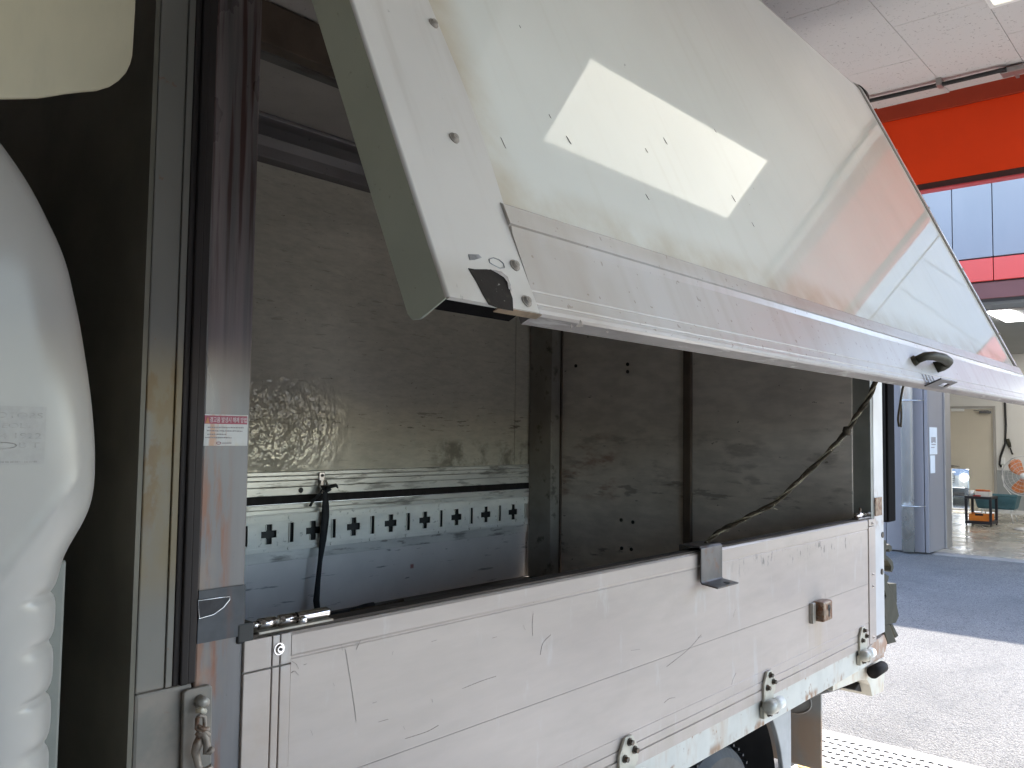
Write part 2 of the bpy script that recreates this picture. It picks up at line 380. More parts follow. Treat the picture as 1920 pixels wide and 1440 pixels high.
AS.layer((0.08, 0.08, 0.082), 3, 0.5, 0.7, detail=8, fac=0.4)
AS.bump(0, 0.9, 0.010, src=AS.ramp(vo.outputs['Distance'], 0.0, 0.8, 1, 0))
AS.bump(28, 0.6, 0.012)
K['asphalt'] = AS.end()
K['grating'] = (Mt('grating', (0.44, 0.44, 0.43), 0.5, 0.1).vary(9, 0.06).layer((0.40, 0.36, 0.3), 14, 0.6, 0.75, fac=0.3).end())
K['pit'] = Mt('pit', (0.03, 0.027, 0.025), 0.8).vary(10, 0.2).end()
K['yellow'] = (Mt('yellow', (0.62, 0.40, 0.03), 0.6).vary(40, 0.2).layer((0.35, 0.16, 0.05), 30, 0.52, 0.66).end())
K['blue_panel'] = (Mt('blue_panel', (0.27, 0.255, 0.265), 0.38, 0.15).vary(0.6, 0.04).layer((0.22, 0.22, 0.23), 2, 0.5, 0.7, (1, 1, .2), fac=0.3).end())
K['red_panel'] = (Mt('red_panel', (0.72, 0.07, 0.05), 0.35).vary(1, 0.03).end())
K['brown_band'] = (Mt('brown_band', (0.17, 0.055, 0.045), 0.5).vary(2, 0.05).end())
K['joint'] = Mt('joint', (0.13, 0.13, 0.145), 0.7).end()
K['kerb'] = (Mt('kerb', (0.22, 0.21, 0.2), 0.8).vary(5, 0.1).end())
K['steel_frame'] = (Mt('steel_frame', (0.36, 0.34, 0.33), 0.35, 0.6).vary(3, 0.08, (1, 1, .2)).end())
K['pipe_steel'] = (Mt('pipe_steel', (0.70, 0.67, 0.62), 0.25, 0.7).vary(4, 0.15, (1, 1, .3)).layer((0.4, 0.33, 0.27), 3, 0.4, 0.7, fac=0.5, lim={2: (0, 0.7, 0.3)}, rough=0.5).end())
K['room_white'] = (Mt('room_white', (0.66, 0.64, 0.60), 0.6).vary(1, 0.03).end())
K['room_grey'] = (Mt('room_grey', (0.30, 0.31, 0.30), 0.6).vary(1, 0.03).end())
K['room_ceiling'] = (Mt('room_ceiling', (0.36, 0.37, 0.37), 0.8).vary(1, 0.04).end())
K['room_floor'] = (Mt('room_floor', (0.36, 0.33, 0.27), 0.22).vary(0.8, 0.1).layer((0.24, 0.21, 0.17), 1.5, 0.5, 0.7, fac=0.5).rvary(2, 0.15, 0.35).end())
K['door_beige'] = (Mt('door_beige', (0.58, 0.52, 0.42), 0.45).vary(1.2, 0.04).end())
K['door_frame'] = (Mt('door_frame', (0.34, 0.32, 0.29), 0.5).vary(3, 0.04).end())
K['trolley'] = (Mt('trolley', (0.022, 0.020, 0.024), 0.45).vary(8, 0.15).end())
K['tray'] = (Mt('tray', (0.70, 0.20, 0.025), 0.45).vary(8, 0.06).end())
K['carton'] = (Mt('carton', (0.66, 0.61, 0.54), 0.6).vary(8, 0.06).end())
K['red_thing'] = Mt('red_thing', (0.40, 0.05, 0.04), 0.5).vary(9, 0.2).end()
K['orange_thing'] = Mt('orange_thing', (0.62, 0.18, 0.04), 0.5).end()
K['teal'] = (Mt('teal', (0.075, 0.17, 0.20), 0.5).vary(8, 0.1).end())
K['fan_blade'] = (Mt('fan_blade', (0.62, 0.20, 0.06), 0.4).vary(6, 0.08).end())
K['fan_wire'] = Mt('fan_wire', (0.55, 0.54, 0.52), 0.4, 0.3).vary(8, 0.1).end()
K['white_plastic'] = Mt('white_plastic', (0.70, 0.69, 0.66), 0.4).vary(8, 0.03).end()
K['paper'] = Mt('paper', (0.70, 0.72, 0.74), 0.7).vary(10, 0.03).end()
K['car_paint'] = (Mt('car_paint', (0.20, 0.22, 0.24), 0.2, 0.5, coat=0.8, coat_rough=0.03).end())
K['silver'] = Mt('silver', (0.6, 0.6, 0.6), 0.2, 0.9).vary(8, 0.05).end()
K['lamp'] = emit('ceiling_lamp', (1.0, 0.95, 0.80), 0.23)
K['room_lamp'] = emit('room_lamp', (1.0, 0.98, 0.94), 4.0)
K['head_lamp'] = emit('head_lamp', (1.0, 0.97, 0.9), 3.0)
gm = bpy.data.materials.new('pane_glass')
gm.use_nodes = True
gb = gm.node_tree.nodes['Principled BSDF']
gb.inputs['Transmission Weight'].default_value = 1.0
gb.inputs['Roughness'].default_value = 0.02
gb.inputs['IOR'].default_value = 1.45
gb.inputs['Base Color'].default_value = (0.9, 0.94, 0.94, 1)
K['glass'] = gm


# ------------------------------------------------------------------ mesh helpers
class MB:
    def __init__(s, T=None):
        s.v, s.f, s.T = [], [], T

    def add(s, vs, fs):
        b = len(s.v)
        s.v += [s.T(*p) if s.T else tuple(p) for p in vs]
        s.f += [tuple(i + b for i in f) for f in fs]
        return s

    def box(s, x0, x1, y0, y1, z0, z1):
        vs = [(x, y, z) for x in (x0, x1) for y in (y0, y1) for z in (z0, z1)]
        return s.add(vs, [(0, 1, 3, 2), (4, 6, 7, 5), (0, 4, 5, 1), (2, 3, 7, 6), (0, 2, 6, 4), (1, 5, 7, 3)])

    def quad(s, a, b, c, d):
        return s.add([a, b, c, d], [(0, 1, 2, 3)])

    def prism(s, pts, ax, a, b):
        """extrude a 2D outline along axis ax from a to b; outline axes are the other two in x, y, z order"""
        n = len(pts)

        def P(p, h):
            q = list(p)
            q.insert(ax, h)
            return tuple(q)
        vs = [P(p, a) for p in pts] + [P(p, b) for p in pts]
        fs = [tuple(range(n)), tuple(range(2*n - 1, n - 1, -1))]
        fs += [(i, (i + 1) % n, n + (i + 1) % n, n + i) for i in range(n)]
        return s.add(vs, fs)

    def cyl(s, p0, p1, r0, r1=None, n=16, caps=True):
        r1 = r0 if r1 is None else r1
        p0, p1 = Vector(p0), Vector(p1)
        d = (p1 - p0).normalized()
        a = d.orthogonal().normalized()
        b = d.cross(a)
        vs = []
        for p, r in ((p0, r0), (p1, r1)):
            for i in range(n):
                t = 2*math.pi*i/n
                vs.append(tuple(p + (a*math.cos(t) + b*math.sin(t))*r))
        fs = [(i, (i + 1) % n, n + (i + 1) % n, n + i) for i in range(n)]
        if caps:
            fs += [tuple(range(n - 1, -1, -1)), tuple(range(n, 2*n))]
        return s.add(vs, fs)

    def tube(s, pts, r, n=8, flat=1.0):
        pts = [Vector(p) for p in pts]
        rs = r if isinstance(r, (list, tuple)) else [r]*len(pts)
        ref = None
        vs = []
        for i, p in enumerate(pts):
            d = (pts[min(i + 1, len(pts) - 1)] - pts[max(i - 1, 0)]).normalized()
            if ref is None:
                ref = d.orthogonal().normalized()
            ref = (ref - d*ref.dot(d)).normalized()
            b = d.cross(ref)
            for k in range(n):
                t = 2*math.pi*k/n
                vs.append(tuple(p + (ref*math.cos(t) + b*math.sin(t)*flat)*rs[i]))
        m = len(pts)
        fs = [(i*n + k, i*n + (k + 1) % n, (i + 1)*n + (k + 1) % n, (i + 1)*n + k) for i in range(m - 1) for k in range(n)]
        fs += [tuple(range(n - 1, -1, -1)), tuple(range((m - 1)*n, m*n))]
        return s.add(vs, fs)

    def lathe(s, prof, c, ax, n=32):
        """profile of (offset along axis, radius) turned about an axis through c"""
        vs = []
        o = [i for i in range(3) if i != ax]
        for h, r in prof:
            for k in range(n):
                t = 2*math.pi*k/n
                q = [0, 0, 0]
                q[ax] = c[ax] + h
                q[o[0]] = c[o[0]] + r*math.cos(t)
                q[o[1]] = c[o[1]] + r*math.sin(t)
                vs.append(tuple(q))
        m = len(prof)
        fs = [(i*n + k, i*n + (k + 1) % n, (i + 1)*n + (k + 1) % n, (i + 1)*n + k) for i in range(m - 1) for k in range(n)]
        return s.add(vs, fs)

    def grid(s, rows, close=False):
        n = len(rows[0])
        vs = [p for r in rows for p in r]
        fs = [(i*n + k, i*n + (k + 1) % n, (i + 1)*n + (k + 1) % n, (i + 1)*n + k) for i in range(len(rows) - 1) for k in range(n if close else n - 1)]
        return s.add(vs, fs)

    def plate(s, us, vs_, solid, P, d):
        """sheet with holes: cells of the grid us x vs_ where solid(i, j); P(u, v, w) gives the point, d the thickness"""
        nu, nv = len(us), len(vs_)
        idx = {}
        V, Fc = [], []

        def q(i, j, k):
            if (i, j, k) not in idx:
                idx[(i, j, k)] = len(V)
                V.append(P(us[i], vs_[j], k*d))
            return idx[(i, j, k)]
        S = lambda i, j: 0 <= i < nu - 1 and 0 <= j < nv - 1 and solid(i, j)
        for i in range(nu - 1):
            for j in range(nv - 1):
                if not S(i, j):
                    continue
                Fc.append((q(i, j, 0), q(i + 1, j, 0), q(i + 1, j + 1, 0), q(i, j + 1, 0)))
                Fc.append((q(i, j, 1), q(i, j + 1, 1), q(i + 1, j + 1, 1), q(i + 1, j, 1)))
                for (a, b, e, g) in ((i - 1, j, (i, j), (i, j + 1)), (i + 1, j, (i + 1, j), (i + 1, j + 1)), (i, j - 1, (i, j), (i + 1, j)), (i, j + 1, (i, j + 1), (i + 1, j + 1))):
                    if not S(a, b):
                        Fc.append((q(*e, 0), q(*g, 0), q(*g, 1), q(*e, 1)))
        return s.add(V, Fc)

    def build(s, name, mat, parent=None, smooth=False, bevel=0.0, kind=None, label=None):
        me = bpy.data.meshes.new(name)
        me.from_pydata(s.v, [], s.f)
        bm = bmesh.new()
        bm.from_mesh(me)
        bmesh.ops.recalc_face_normals(bm, faces=bm.faces)
        bm.to_mesh(me)
        bm.free()
        me.materials.append(K[mat] if isinstance(mat, str) else mat)
        o = bpy.data.objects.new(name, me)
        COL.objects.link(o)
        if smooth:
            me.polygons.foreach_set('use_smooth', [True]*len(me.polygons))
        if bevel:
            b = o.modifiers.new('bevel', 'BEVEL')
            b.width = bevel
            b.segments = 2
            b.limit_method = 'ANGLE'
            b.angle_limit = R(35)
        if parent is not None:
            hang(o, parent)
        if kind:
            o['kind'] = kind
        if label:
            o['label'] = label
        return o


def world_loc(o):
    p = Vector((0, 0, 0))
    while o is not None:
        p += o.location
        o = o.parent
    return p


def hang(o, parent):
    o.parent = parent
    o.location = o.location - world_loc(parent)


def thing(name, label, cat, loc=(0, 0, 0), group=None):
    o = bpy.data.objects.new(name, None)
    o.empty_display_size = 0.1
    COL.objects.link(o)
    o.location = loc
    o['label'] = label
    o['category'] = cat
    if group:
        o['group'] = group
    return o


def tag(o, label, cat, group=None):
    o['label'] = label
    o['category'] = cat
    if group:
        o['group'] = group
    return o


def copy_part(src, parent, delta):
    o = src.copy()
    COL.objects.link(o)
    o.parent = parent
    o.location = src.location + Vector(delta)
    return o


def text(name, body, size, origin, xdir, ydir, mat, parent, width=None, depth=0.0004):
    cu = bpy.data.curves.new(name, 'FONT')
    cu.body = body
    cu.size = size
    cu.extrude = depth
    o = bpy.data.objects.new(name, cu)
    COL.objects.link(o)
    dg = bpy.context.evaluated_depsgraph_get()
    me = bpy.data.meshes.new_from_object(o.evaluated_get(dg))
    bpy.data.objects.remove(o)
    xs = [v.co.x for v in me.vertices] or [0, 1]
    k = (width/(max(xs) - min(xs))) if width else 1.0
    X, Y = Vector(xdir).normalized(), Vector(ydir).normalized()
    Z = X.cross(Y)
    for v in me.vertices:
        v.co = Vector(origin) + X*((v.co.x - min(xs))*k) + Y*v.co.y + Z*v.co.z
    me.materials.clear()
    me.materials.append(K[mat])
    o = bpy.data.objects.new(name, me)
    COL.objects.link(o)
    hang(o, parent)
    return o


def catmull(P_, n_):
    out = []
    P_ = [Vector(p) for p in P_]
    for i in range(len(P_) - 1):
        a_, b_, c__, d_ = P_[max(i - 1, 0)], P_[i], P_[i + 1], P_[min(i + 2, len(P_) - 1)]
        for k in range(n_):
            t = k/n_
            out.append(0.5*((2*b_) + (c__ - a_)*t + (2*a_ - 5*b_ + 4*c__ - d_)*t*t + (3*b_ - a_ - 3*c__ + d_)*t**3))
    out.append(P_[-1])
    return out


# ================================================================== SETTING
def struct(name, mb, mat, parent=None):
    return mb.build(name, mat, parent, kind=None if parent else 'structure')


struct('garage_floor', MB().box(-5.2, 4.186, -5.2, 8.2, -0.2, 0.0), 'garage_floor')
struct('asphalt_yard', MB().box(4.66, 80, -45, 60, -0.2, 0.0), 'asphalt')
# the ground goes on beside and behind the garage
struct('ground', MB().box(-60, 80, -80, 100, -0.7, -0.21), 'asphalt')

# drain with its grating
dr = thing('drain_grating', 'white perforated steel drain grating along the sunlit garage entrance', 'drain grating', (4.4, 1.4, 0))
MB().box(4.186, 4.66, -5.2, 8.2, -0.2, -0.12).build('drain_channel', 'pit', dr)
MB().box(4.592, 4.66, -5.2, 8.2, -0.12, 0.002).build('frame_bar', 'grating', dr, bevel=0.003)
MB().box(4.186, 4.196, -5.2, 8.2, -0.12, 0.002).build('frame_bar', 'grating', dr)
rows = [4.555 - 0.068*i for i in range(6)]
us = [4.197]
for r_ in sorted(rows):
    us += [r_ - 0.014, r_ + 0.014]
us.append(4.589)
vs = [0.0]
for i in range(24):
    vs += [0.010 + i*0.0418, 0.010 + i*0.0418 + 0.027]
vs.append(1.005)
pan = MB().plate(us, vs, lambda i, j: not (i % 2 == 1 and j % 2 == 1), lambda u, v, w_: (u, v, -0.006 + w_), 0.006).build('grating_panel', 'grating', dr)
for i in range(-4, 7):
    copy_part(pan, dr, (0, 1.007*i, 0))

# yellow floor mark
ym = MB()
pts = [(4.115 + 0.055*math.cos(t)*(1 + 0.3*math.sin(3*t)), 1.655 + 0.06*math.sin(t)*(1 + 0.25*math.cos(5*t))) for t in [i*math.tau/22 for i in range(22)]]
ym.prism(pts, 2, 0.001, 0.004)
ym.build('floor_mark', 'yellow', kind='structure')

# garage shell
gw = thing('garage_wall', 'white garage side wall behind the camera', 'wall', (0, -5.1, 0))
MB().box(-5.2, -0.5, -5.2, -5.0, 0, 3.6).box(-0.499, 5.0, -5.2, -5.0, 3.0, 3.6).build('wall_panel', 'white_wall', gw)  # front stretch left open, out of view, to let more daylight onto the truck
gw = thing('garage_wall', 'white garage wall beyond the far side of the truck', 'wall', (0, 8.1, 0))
MB().box(-5.2, 5.0, 8.0, 8.2, 0, 3.6).build('wall_panel', 'white_wall', gw)
gw = thing('garage_wall', 'white garage back wall in front of the truck cab', 'wall', (-5.1, 1, 0))
MB().box(-5.2, -5.0, -5.0, 8.0, 0, 3.6).build('wall_panel', 'white_wall', gw)
struct('garage_roof', MB().box(-5.4, 5.3, -5.4, 8.4, 3.62, 3.9), 'roof')

CZ = 3.46
ceil = struct('ceiling', MB().box(-5.0, 4.998, -5.0, 8.0, CZ + 0.006, CZ + 0.06), 'tile')
TX, TY = 0.79, 0.382
LIGHT_CELLS = []
tile0 = None
tm = MB().box(0.0012, TX - 0.0012, 0.0012, TY - 0.0012, 0, 0.005)
ntile = 0
lights_at = [(3.32, 0.065)]
for j in range(-9, 13):
    y0 = 0.829 + TY*j
    ox = (4.428 if j % 2 else 4.017)
    for i in range(-9, 2):
        x0 = ox + TX*(i - 1)
        if x0 < -2.7:
            continue
        x1 = min(x0 + TX, 4.995)
        if x1 - x0 < 0.05:
            continue
        if j == -1 and 2.4 < x0 + TX*0.5 < 4.3:
            continue
        if x1 - x0 < TX - 0.01:
            o = MB().box(x0 + 0.0012, x1, y0 + 0.0012, y0 + TY - 0.0012, CZ, CZ + 0.005).build('ceiling_tile', 'tile', ceil)
        elif tile0 is None:
            tile0 = tm.build('ceiling_tile', 'tile', ceil)
            tile0.location = (x0, y0, CZ)
        else:
            o = tile0.copy()
            COL.objects.link(o)
            o.location = (x0, y0, CZ)
        ntile += 1
struct('ceiling_filler', MB().box(4.109, 4.426, 0.829 - TY + 0.0012, 0.8278, CZ, CZ + 0.005).box(1.66, 2.52, 0.829 - TY + 0.0012, 0.8278, CZ, CZ + 0.005), 'tile', ceil)
lx0, lx1, ly0, ly1 = 2.525, 4.105, 0.829 - TY, 0.829
lp = thing('ceiling_lamp', 'lit white flat panel lamp in the tiled garage ceiling', 'ceiling lamp', (3.7, 0.45, CZ))
MB().box(lx0 + 0.02, lx1 - 0.02, ly0 + 0.02, ly1 - 0.02, CZ + 0.002, CZ + 0.012).build('diffuser', 'lamp', lp)
fr = MB()
fr.box(lx0, lx1, ly0, ly0 + 0.018, CZ - 0.004, CZ + 0.014)
fr.box(lx0, lx1, ly1 - 0.018, ly1, CZ - 0.004, CZ + 0.014)
fr.box(lx0, lx0 + 0.018, ly0 + 0.019, ly1 - 0.019, CZ - 0.004, CZ + 0.014)
fr.box(lx1 - 0.018, lx1, ly0 + 0.019, ly1 - 0.019, CZ - 0.004, CZ + 0.014)
fr.build('lamp_frame', 'white_plastic', lp)

# conduit under the ceiling
cd = thing('ceiling_conduit', 'thin dark conduit run under the ceiling tiles beside the orange header', 'conduit', (4.78, 1.2, CZ))
cp = [(4.765 + 0.012*math.sin(y*2.1), y, CZ - 0.022 - 0.006*math.sin(y*1.3)) for y in np.linspace(0.90, 4.5, 30)]
MB().tube(cp, 0.012, 8).build('pipe', 'black', cd, smooth=True)
MB().tube([(4.84, y, CZ - 0.022) for y in (0.9, 0.2, -1.5, -4)], 0.012, 8).build('pipe', 'steel_frame', cd, smooth=True)
MB().box(4.79, 4.86, 0.82, 0.93, CZ - 0.04, CZ - 0.012).build('junction_box', 'steel_frame', cd, bevel=0.004)
MB().box(4.86, 4.93, 0.868, 0.882, CZ - 0.03, CZ - 0.004).build('bracket', 'steel_frame', cd)
for y in (1.205, 2.2, 3.3):
    MB().box(4.74, 4.80, y - 0.012, y + 0.012, CZ - 0.040, CZ - 0.001).build('clip', 'steel_frame', cd)

# orange header over the entrance
hd = thing('entrance_header', 'orange painted header board over the garage entrance', 'header', (5.1, 1, 2.96))
MB().box(5.0, 5.06, -5.2, 8.2, 2.985, 3.376).build('face_board', 'orange', hd)
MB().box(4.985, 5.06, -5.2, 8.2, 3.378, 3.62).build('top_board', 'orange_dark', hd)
MB().box(5.004, 5.06, -5.2, 8.2, 2.952, 2.984).build('track_slot', 'maroon', hd)
MB().box(4.996, 5.06, -5.2, 8.2, 2.940, 2.951).build('bottom_lip', 'pink_lip', hd, bevel=0.004)
MB().box(5.062, 5.30, -5.4, 8.4, 3.06, 5.2).build('outer_wall', 'blue_panel', hd)

# ------------------------------------------------------------------ building across the yard
bl = thing('workshop_building', 'grey blue panelled workshop with a red band across the yard', 'building', (12.6, 3, 0))
BX = 12.6
JY = 3.41         # corner of the opening
# blue wall left of the opening and above it: panel by panel
MB().box(BX + 0.06, BX + 0.30, JY + 0.03, 14, 0, 5.7).build('wall', 'joint', bl)
seamsY = [JY, 3.465, 3.98, 4.5]
y = 3.468
MB().box(BX, BX + 0.055, JY, 3.458, 0.02, 3.43).build('wall_panel', 'blue_panel', bl, bevel=0.006)
p0 = MB().box(BX, BX + 0.055, y, y + 0.50, 0.02, 3.43).build('wall_panel', 'blue_panel', bl, bevel=0.006)
for i in range(1, 20):
    copy_part(p0, bl, (0, 0.508*i, 0))
MB().box(BX + 0.06, BX + 0.745, JY, JY + 0.028, 0.02, 3.4).build('return_panel', 'blue_panel', bl)
MB().box(BX + 0.75, BX + 1.05, JY - 0.03, JY + 0.10, 0, 3.40).build('door_jamb', 'steel_frame', bl, bevel=0.008)
MB().box(BX + 0.75, BX + 0.95, -1.6, JY - 0.031, 3.385, 3.44).build('door_head', 'steel_frame', bl)
# bands over the opening
MB().box(BX + 0.08, BX + 0.30, -2.4, JY + 0.029, 3.44, 5.7).build('upper_wall', 'joint', bl)
MB().box(BX + 0.03, BX + 0.078, -2.4, JY - 0.002, 3.445, 3.665).build('shutter_box', 'brown_band', bl, bevel=0.006)
p0 = MB().box(BX, BX + 0.055, 2.575, 3.055, 3.68, 3.985).build('red_panel', 'red_panel', bl, bevel=0.008)
for i in list(range(-10, 0)) + list(range(1, 20)):
    copy_part(p0, bl, (0, 0.49*i, 0))
p0 = MB().box(BX, BX + 0.055, 2.575, 3.055, 4.00, 5.4).build('upper_panel', 'blue_panel', bl, bevel=0.006)
for i in list(range(-10, 0)) + list(range(1, 20)):
    copy_part(p0, bl, (0, 0.49*i, 0))
MB().box(BX + 0.06, BX + 0.30, -2.4, -1.6, 0, 3.44).build('corner_wall', 'blue_panel', bl)
MB().box(BX, BX + 0.10, -2.4, 14, 5.42, 5.78).build('parapet', 'blue_panel', bl)
# room inside
MB().box(BX + 0.30, 20.6, -1.6, 7, -0.02, 0.015).build('room_floor', 'room_floor', bl)
MB().box(BX + 0.30, 20.6, -1.6, 7, 3.4, 3.5).build('room_ceiling', 'room_ceiling', bl)
MB().box(BX - 0.02, BX + 0.29, -1.6, JY - 0.04, -0.1, 0.012).build('threshold', 'kerb', bl)
MB().box(BX + 0.3, 20.6, -1.8, -1.6, 0, 3.5).build('side_wall', 'room_white', bl)
MB().box(BX + 0.3, 20.6, 7.0, 7.2, 0, 3.5).build('side_wall', 'room_white', bl)
DY0, DY1, DZ = 4.26, 5.12, 2.25
bw = MB()
bw.box(20.6, 20.75, -1.6, DY0 - 0.05, 0.93, 3.4)
bw.box(20.6, 20.75, DY1 + 0.07, 7, 0.93, 3.4)
bw.box(20.6, 20.75, DY0 - 0.05, DY1 + 0.07, DZ + 0.05, 3.4)
bw.build('back_wall', 'room_white', bl)
bw = MB()
bw.box(20.598, 20.75, -1.6, DY0 - 0.05, 0.015, 0.928)
bw.box(20.598, 20.75, DY1 + 0.07, 7, 0.015, 0.928)
bw.build('dado', 'room_grey', bl)
MB().box(20.57, 20.598, -1.6, DY0 - 0.05, 0.015, 0.10).build('skirting', 'room_white', bl)
fr = MB()
fr.box(20.56, 20.76, DY1, DY1 + 0.069, 0.015, DZ + 0.049)
fr.box(20.56, 20.76, DY0 - 0.049, DY0, 0.015, DZ + 0.049)
fr.box(20.56, 20.76, DY0 + 0.001, DY1 - 0.001, DZ, DZ + 0.049)
fr.build('door_frame', 'door_frame', bl)
PY0, PY1, PZ0, PZ1 = 4.75, 5.10, 0.06, 0.93
dm = MB()
dm.box(20.60, 20.64, DY0 + 0.004, PY0, 0.03, DZ - 0.004)
dm.box(20.60, 20.64, PY0 + 0.0005, DY1 - 0.004, PZ1, DZ - 0.004)
dm.box(20.60, 20.64, PY1, DY1 - 0.004, 0.03, PZ1 - 0.0005)
dm.box(20.60, 20.64, PY0 + 0.0005, PY1 - 0.0005, 0.03, PZ0)
door = dm.build('room_door', 'door_beige', bl)
MB().box(20.615, 20.622, PY0 + 0.001, PY1 - 0.001, PZ0 + 0.001, PZ1 - 0.001).build('pane', 'glass', door)
hn = MB()
hn.cyl((20.60, 5.07, 0.99), (20.57, 5.07, 0.99), 0.025, n=14)
hn.tube([(20.565, 5.07, 0.99), (20.55, 5.02, 0.992), (20.55, 4.92, 0.985)], 0.012, 8)
hn.build('handle', 'screw', door, smooth=True)
cl = MB()
cl.box(20.53, 20.6, 4.28, 4.52, 2.14, 2.19)
cl.box(20.50, 20.53, 4.32, 4.62, 2.19, 2.205)
cl.build('door_closer', 'silver', door, bevel=0.004)
MB().box(20.575, 20.6, 4.82, 5.08, 2.19, 2.245).build('number_plate', 'white_plastic', door)
# lamps in the room ceiling
first = None
for i, (lx, ly) in enumerate([(13.5, 2.55), (13.5, -0.6), (16.6, 4.0), (16.6, 0.9), (18.9, 2.5)]):
    m_ = MB().box(lx, lx + 1.25, ly, ly + 0.30, 3.375, 3.398)
    if i == 0:
        m_.build('ceiling_lamp', 'room_lamp', bl)
    else:
        m_.build('ceiling_lamp', 'room_lamp', bl)

# rain pipe on the blue wall
rp = thing('downpipe', 'shiny steel downpipe clamped to the grey blue wall', 'downpipe', (BX - 0.08, 3.66, 0))
MB().cyl((BX - 0.085, 3.655, 0.03), (BX - 0.085, 3.655, 5.6), 0.082, n=24).build('pipe', 'pipe_steel', rp, smooth=True)
for z in (0.65, 2.10, 3.4, 5.0):
    c_ = MB().tube([(BX - 0.085 + 0.088*math.cos(t), 3.655 + 0.088*math.sin(t), z) for t in np.linspace(0, math.tau, 20)], 0.008, 6)
    c_.tube([(BX - 0.17, 3.66, z), (BX - 0.16, 3.56, z), (BX - 0.05, 3.44, z)], 0.007, 6)
    c_.build('clamp', 'silver', rp, smooth=True)
n1 = MB().box(BX + 0.08, BX + 0.44, JY - 0.004, JY - 0.001, 1.36, 1.735).build('paper_notice', 'paper')
tag(n1, 'larger white paper notice with small print on the workshop wall', 'notice', 'paper notices on the workshop wall')
pm = MB()
for k, (a, b, z0, z1) in enumerate([(.14, .17, 1.52, 1.60), (.19, .235, 1.52, 1.60), (.25, .295, 1.53, 1.60), (.31, .36, 1.52, 1.60), (.16, .36, 1.49, 1.505), (.14, .3, 1.45, 1.462)]):
    pm.box(BX + a, BX + b, JY - 0.006, JY - 0.0042, z0, z1)
pm.build('print', 'print_grey', n1)
n2 = MB().box(BX + 0.10, BX + 0.32, JY - 0.004, JY - 0.001, 1.10, 1.345).build('paper_notice', 'paper')
tag(n2, 'smaller blank paper notice below another on the workshop wall', 'notice', 'paper notices on the workshop wall')

# things in the room
tr = thing('tool_trolley', 'black two shelf trolley standing in front of the beige door', 'trolley', (17.3, 3.8, 0.015))
ty0, ty1, tx0, tx1 = 3.50, 3.98, 17.02, 17.42
tx0, tx1 = 17.25, 17.75
ty0, ty1 = 3.62, 4.06
MB().box(tx0, tx1, ty0, ty1, 0.50, 0.545).build('top_shelf', 'trolley', tr, bevel=0.006)
MB().box(tx0, tx1, ty0, ty1, 0.05, 0.10).build('bottom_shelf', 'trolley', tr, bevel=0.006)
for a in (tx0 + 0.002, tx1 - 0.042):
    for b in (ty0 + 0.002, ty1 - 0.042):
        MB().box(a, a + 0.04, b, b + 0.04, 0.102, 0.498).build('leg', 'trolley', tr)
        MB().cyl((a + 0.02, b + 0.008, 0.032), (a + 0.02, b + 0.032, 0.032), 0.018, n=12).build('castor', 'black', tr)
t1 = thing('plastic_tray', 'orange plastic tray on the lower shelf of the black trolley', 'tray', (17.5, 3.84, 0.105))
m_ = MB()
m_.prism([(17.30, 3.675), (17.70, 3.675), (17.70, 4.005), (17.30, 4.005)], 2, 0.104, 0.112)
m_.box(17.30, 17.31, 3.675, 4.005, 0.1125, 0.23)
m_.box(17.69, 17.70, 3.675, 4.005, 0.1125, 0.21)
m_.box(17.311, 17.689, 3.675, 3.685, 0.1125, 0.23)
m_.box(17.311, 17.689, 3.995, 4.005, 0.1125, 0.23)
m_.build('tray_body', 'tray', t1, bevel=0.003)
MB().box(17.293, 17.299, 3.77, 3.90, 0.20, 0.232).build('grip', 'black', t1)
t2 = thing('parts_box', 'open white box on top of the black trolley', 'box', (17.5, 3.78, 0.546))
MB().box(17.30, 17.52, 3.66, 3.90, 0.546, 0.635).build('box_body', 'carton', t2, bevel=0.004)
MB().box(17.31, 17.51, 3.67, 3.89, 0.636, 0.640).build('inner_lining', 'red_thing', t2)
o = MB().tube([(17.33, 3.66, 0.655), (17.36, 3.78, 0.66), (17.39, 3.90, 0.655)], 0.014, 8).build('screwdriver', 'orange_thing', smooth=True)
tag(o, 'orange handled tool lying on the white box', 'tool')
o = MB().lathe([(0, 0.0), (0, 0.038), (0.1, 0.045), (0.1, 0.040), (0.01, 0.034)], (17.34, 3.965, 0.547), 2, 20).build('cup', 'white_plastic', smooth=True)
tag(o, 'pale cup at the left end of the trolley top', 'cup')
o = MB().box(17.27, 17.30, 3.80, 3.92, 0.547, 0.57).build('tool', 'red_thing', bevel=0.006)
tag(o, 'small dark red tool on the front edge of the trolley top', 'tool')
# basket on a stool
bs = thing('plastic_basket', 'teal plastic basket on the white stool behind the trolley', 'basket', (18.5, 3.78, 0.26))
rowsb = []
for z, gx, gy in ((0.262, 0.16, 0.30), (0.28, 0.17, 0.315), (0.50, 0.20, 0.365), (0.515, 0.215, 0.38), (0.53, 0.215, 0.38), (0.53, 0.195, 0.355), (0.29, 0.16, 0.30)):
    rowsb.append([(18.55 + gx*sx, 3.79 + gy*sy, z) for sx, sy in ((-1, -1), (-1, -.5), (-1, 0), (-1, .5), (-1, 1), (0, 1), (1, 1), (1, .5), (1, 0), (1, -.5), (1, -1), (0, -1))])
b_ = MB().grid(rowsb, True)
b_.add([rowsb[0][i] for i in range(12)], [tuple(range(12))])
b_.add([rowsb[-1][i] for i in range(12)], [tuple(range(12))])
b_.build('basket_body', 'teal', bs)
rb = MB()
for k in range(9):
    z = 0.30 + 0.02*k
    gx = 0.172 + 0.0014*k*10*0.1
    rb.box(18.55 - 0.212, 18.55 - 0.196, 3.79 - 0.315 - 0.004*k, 3.79 + 0.315 + 0.004*k, z, z + 0.009)
rb.build('rib', 'teal', bs)
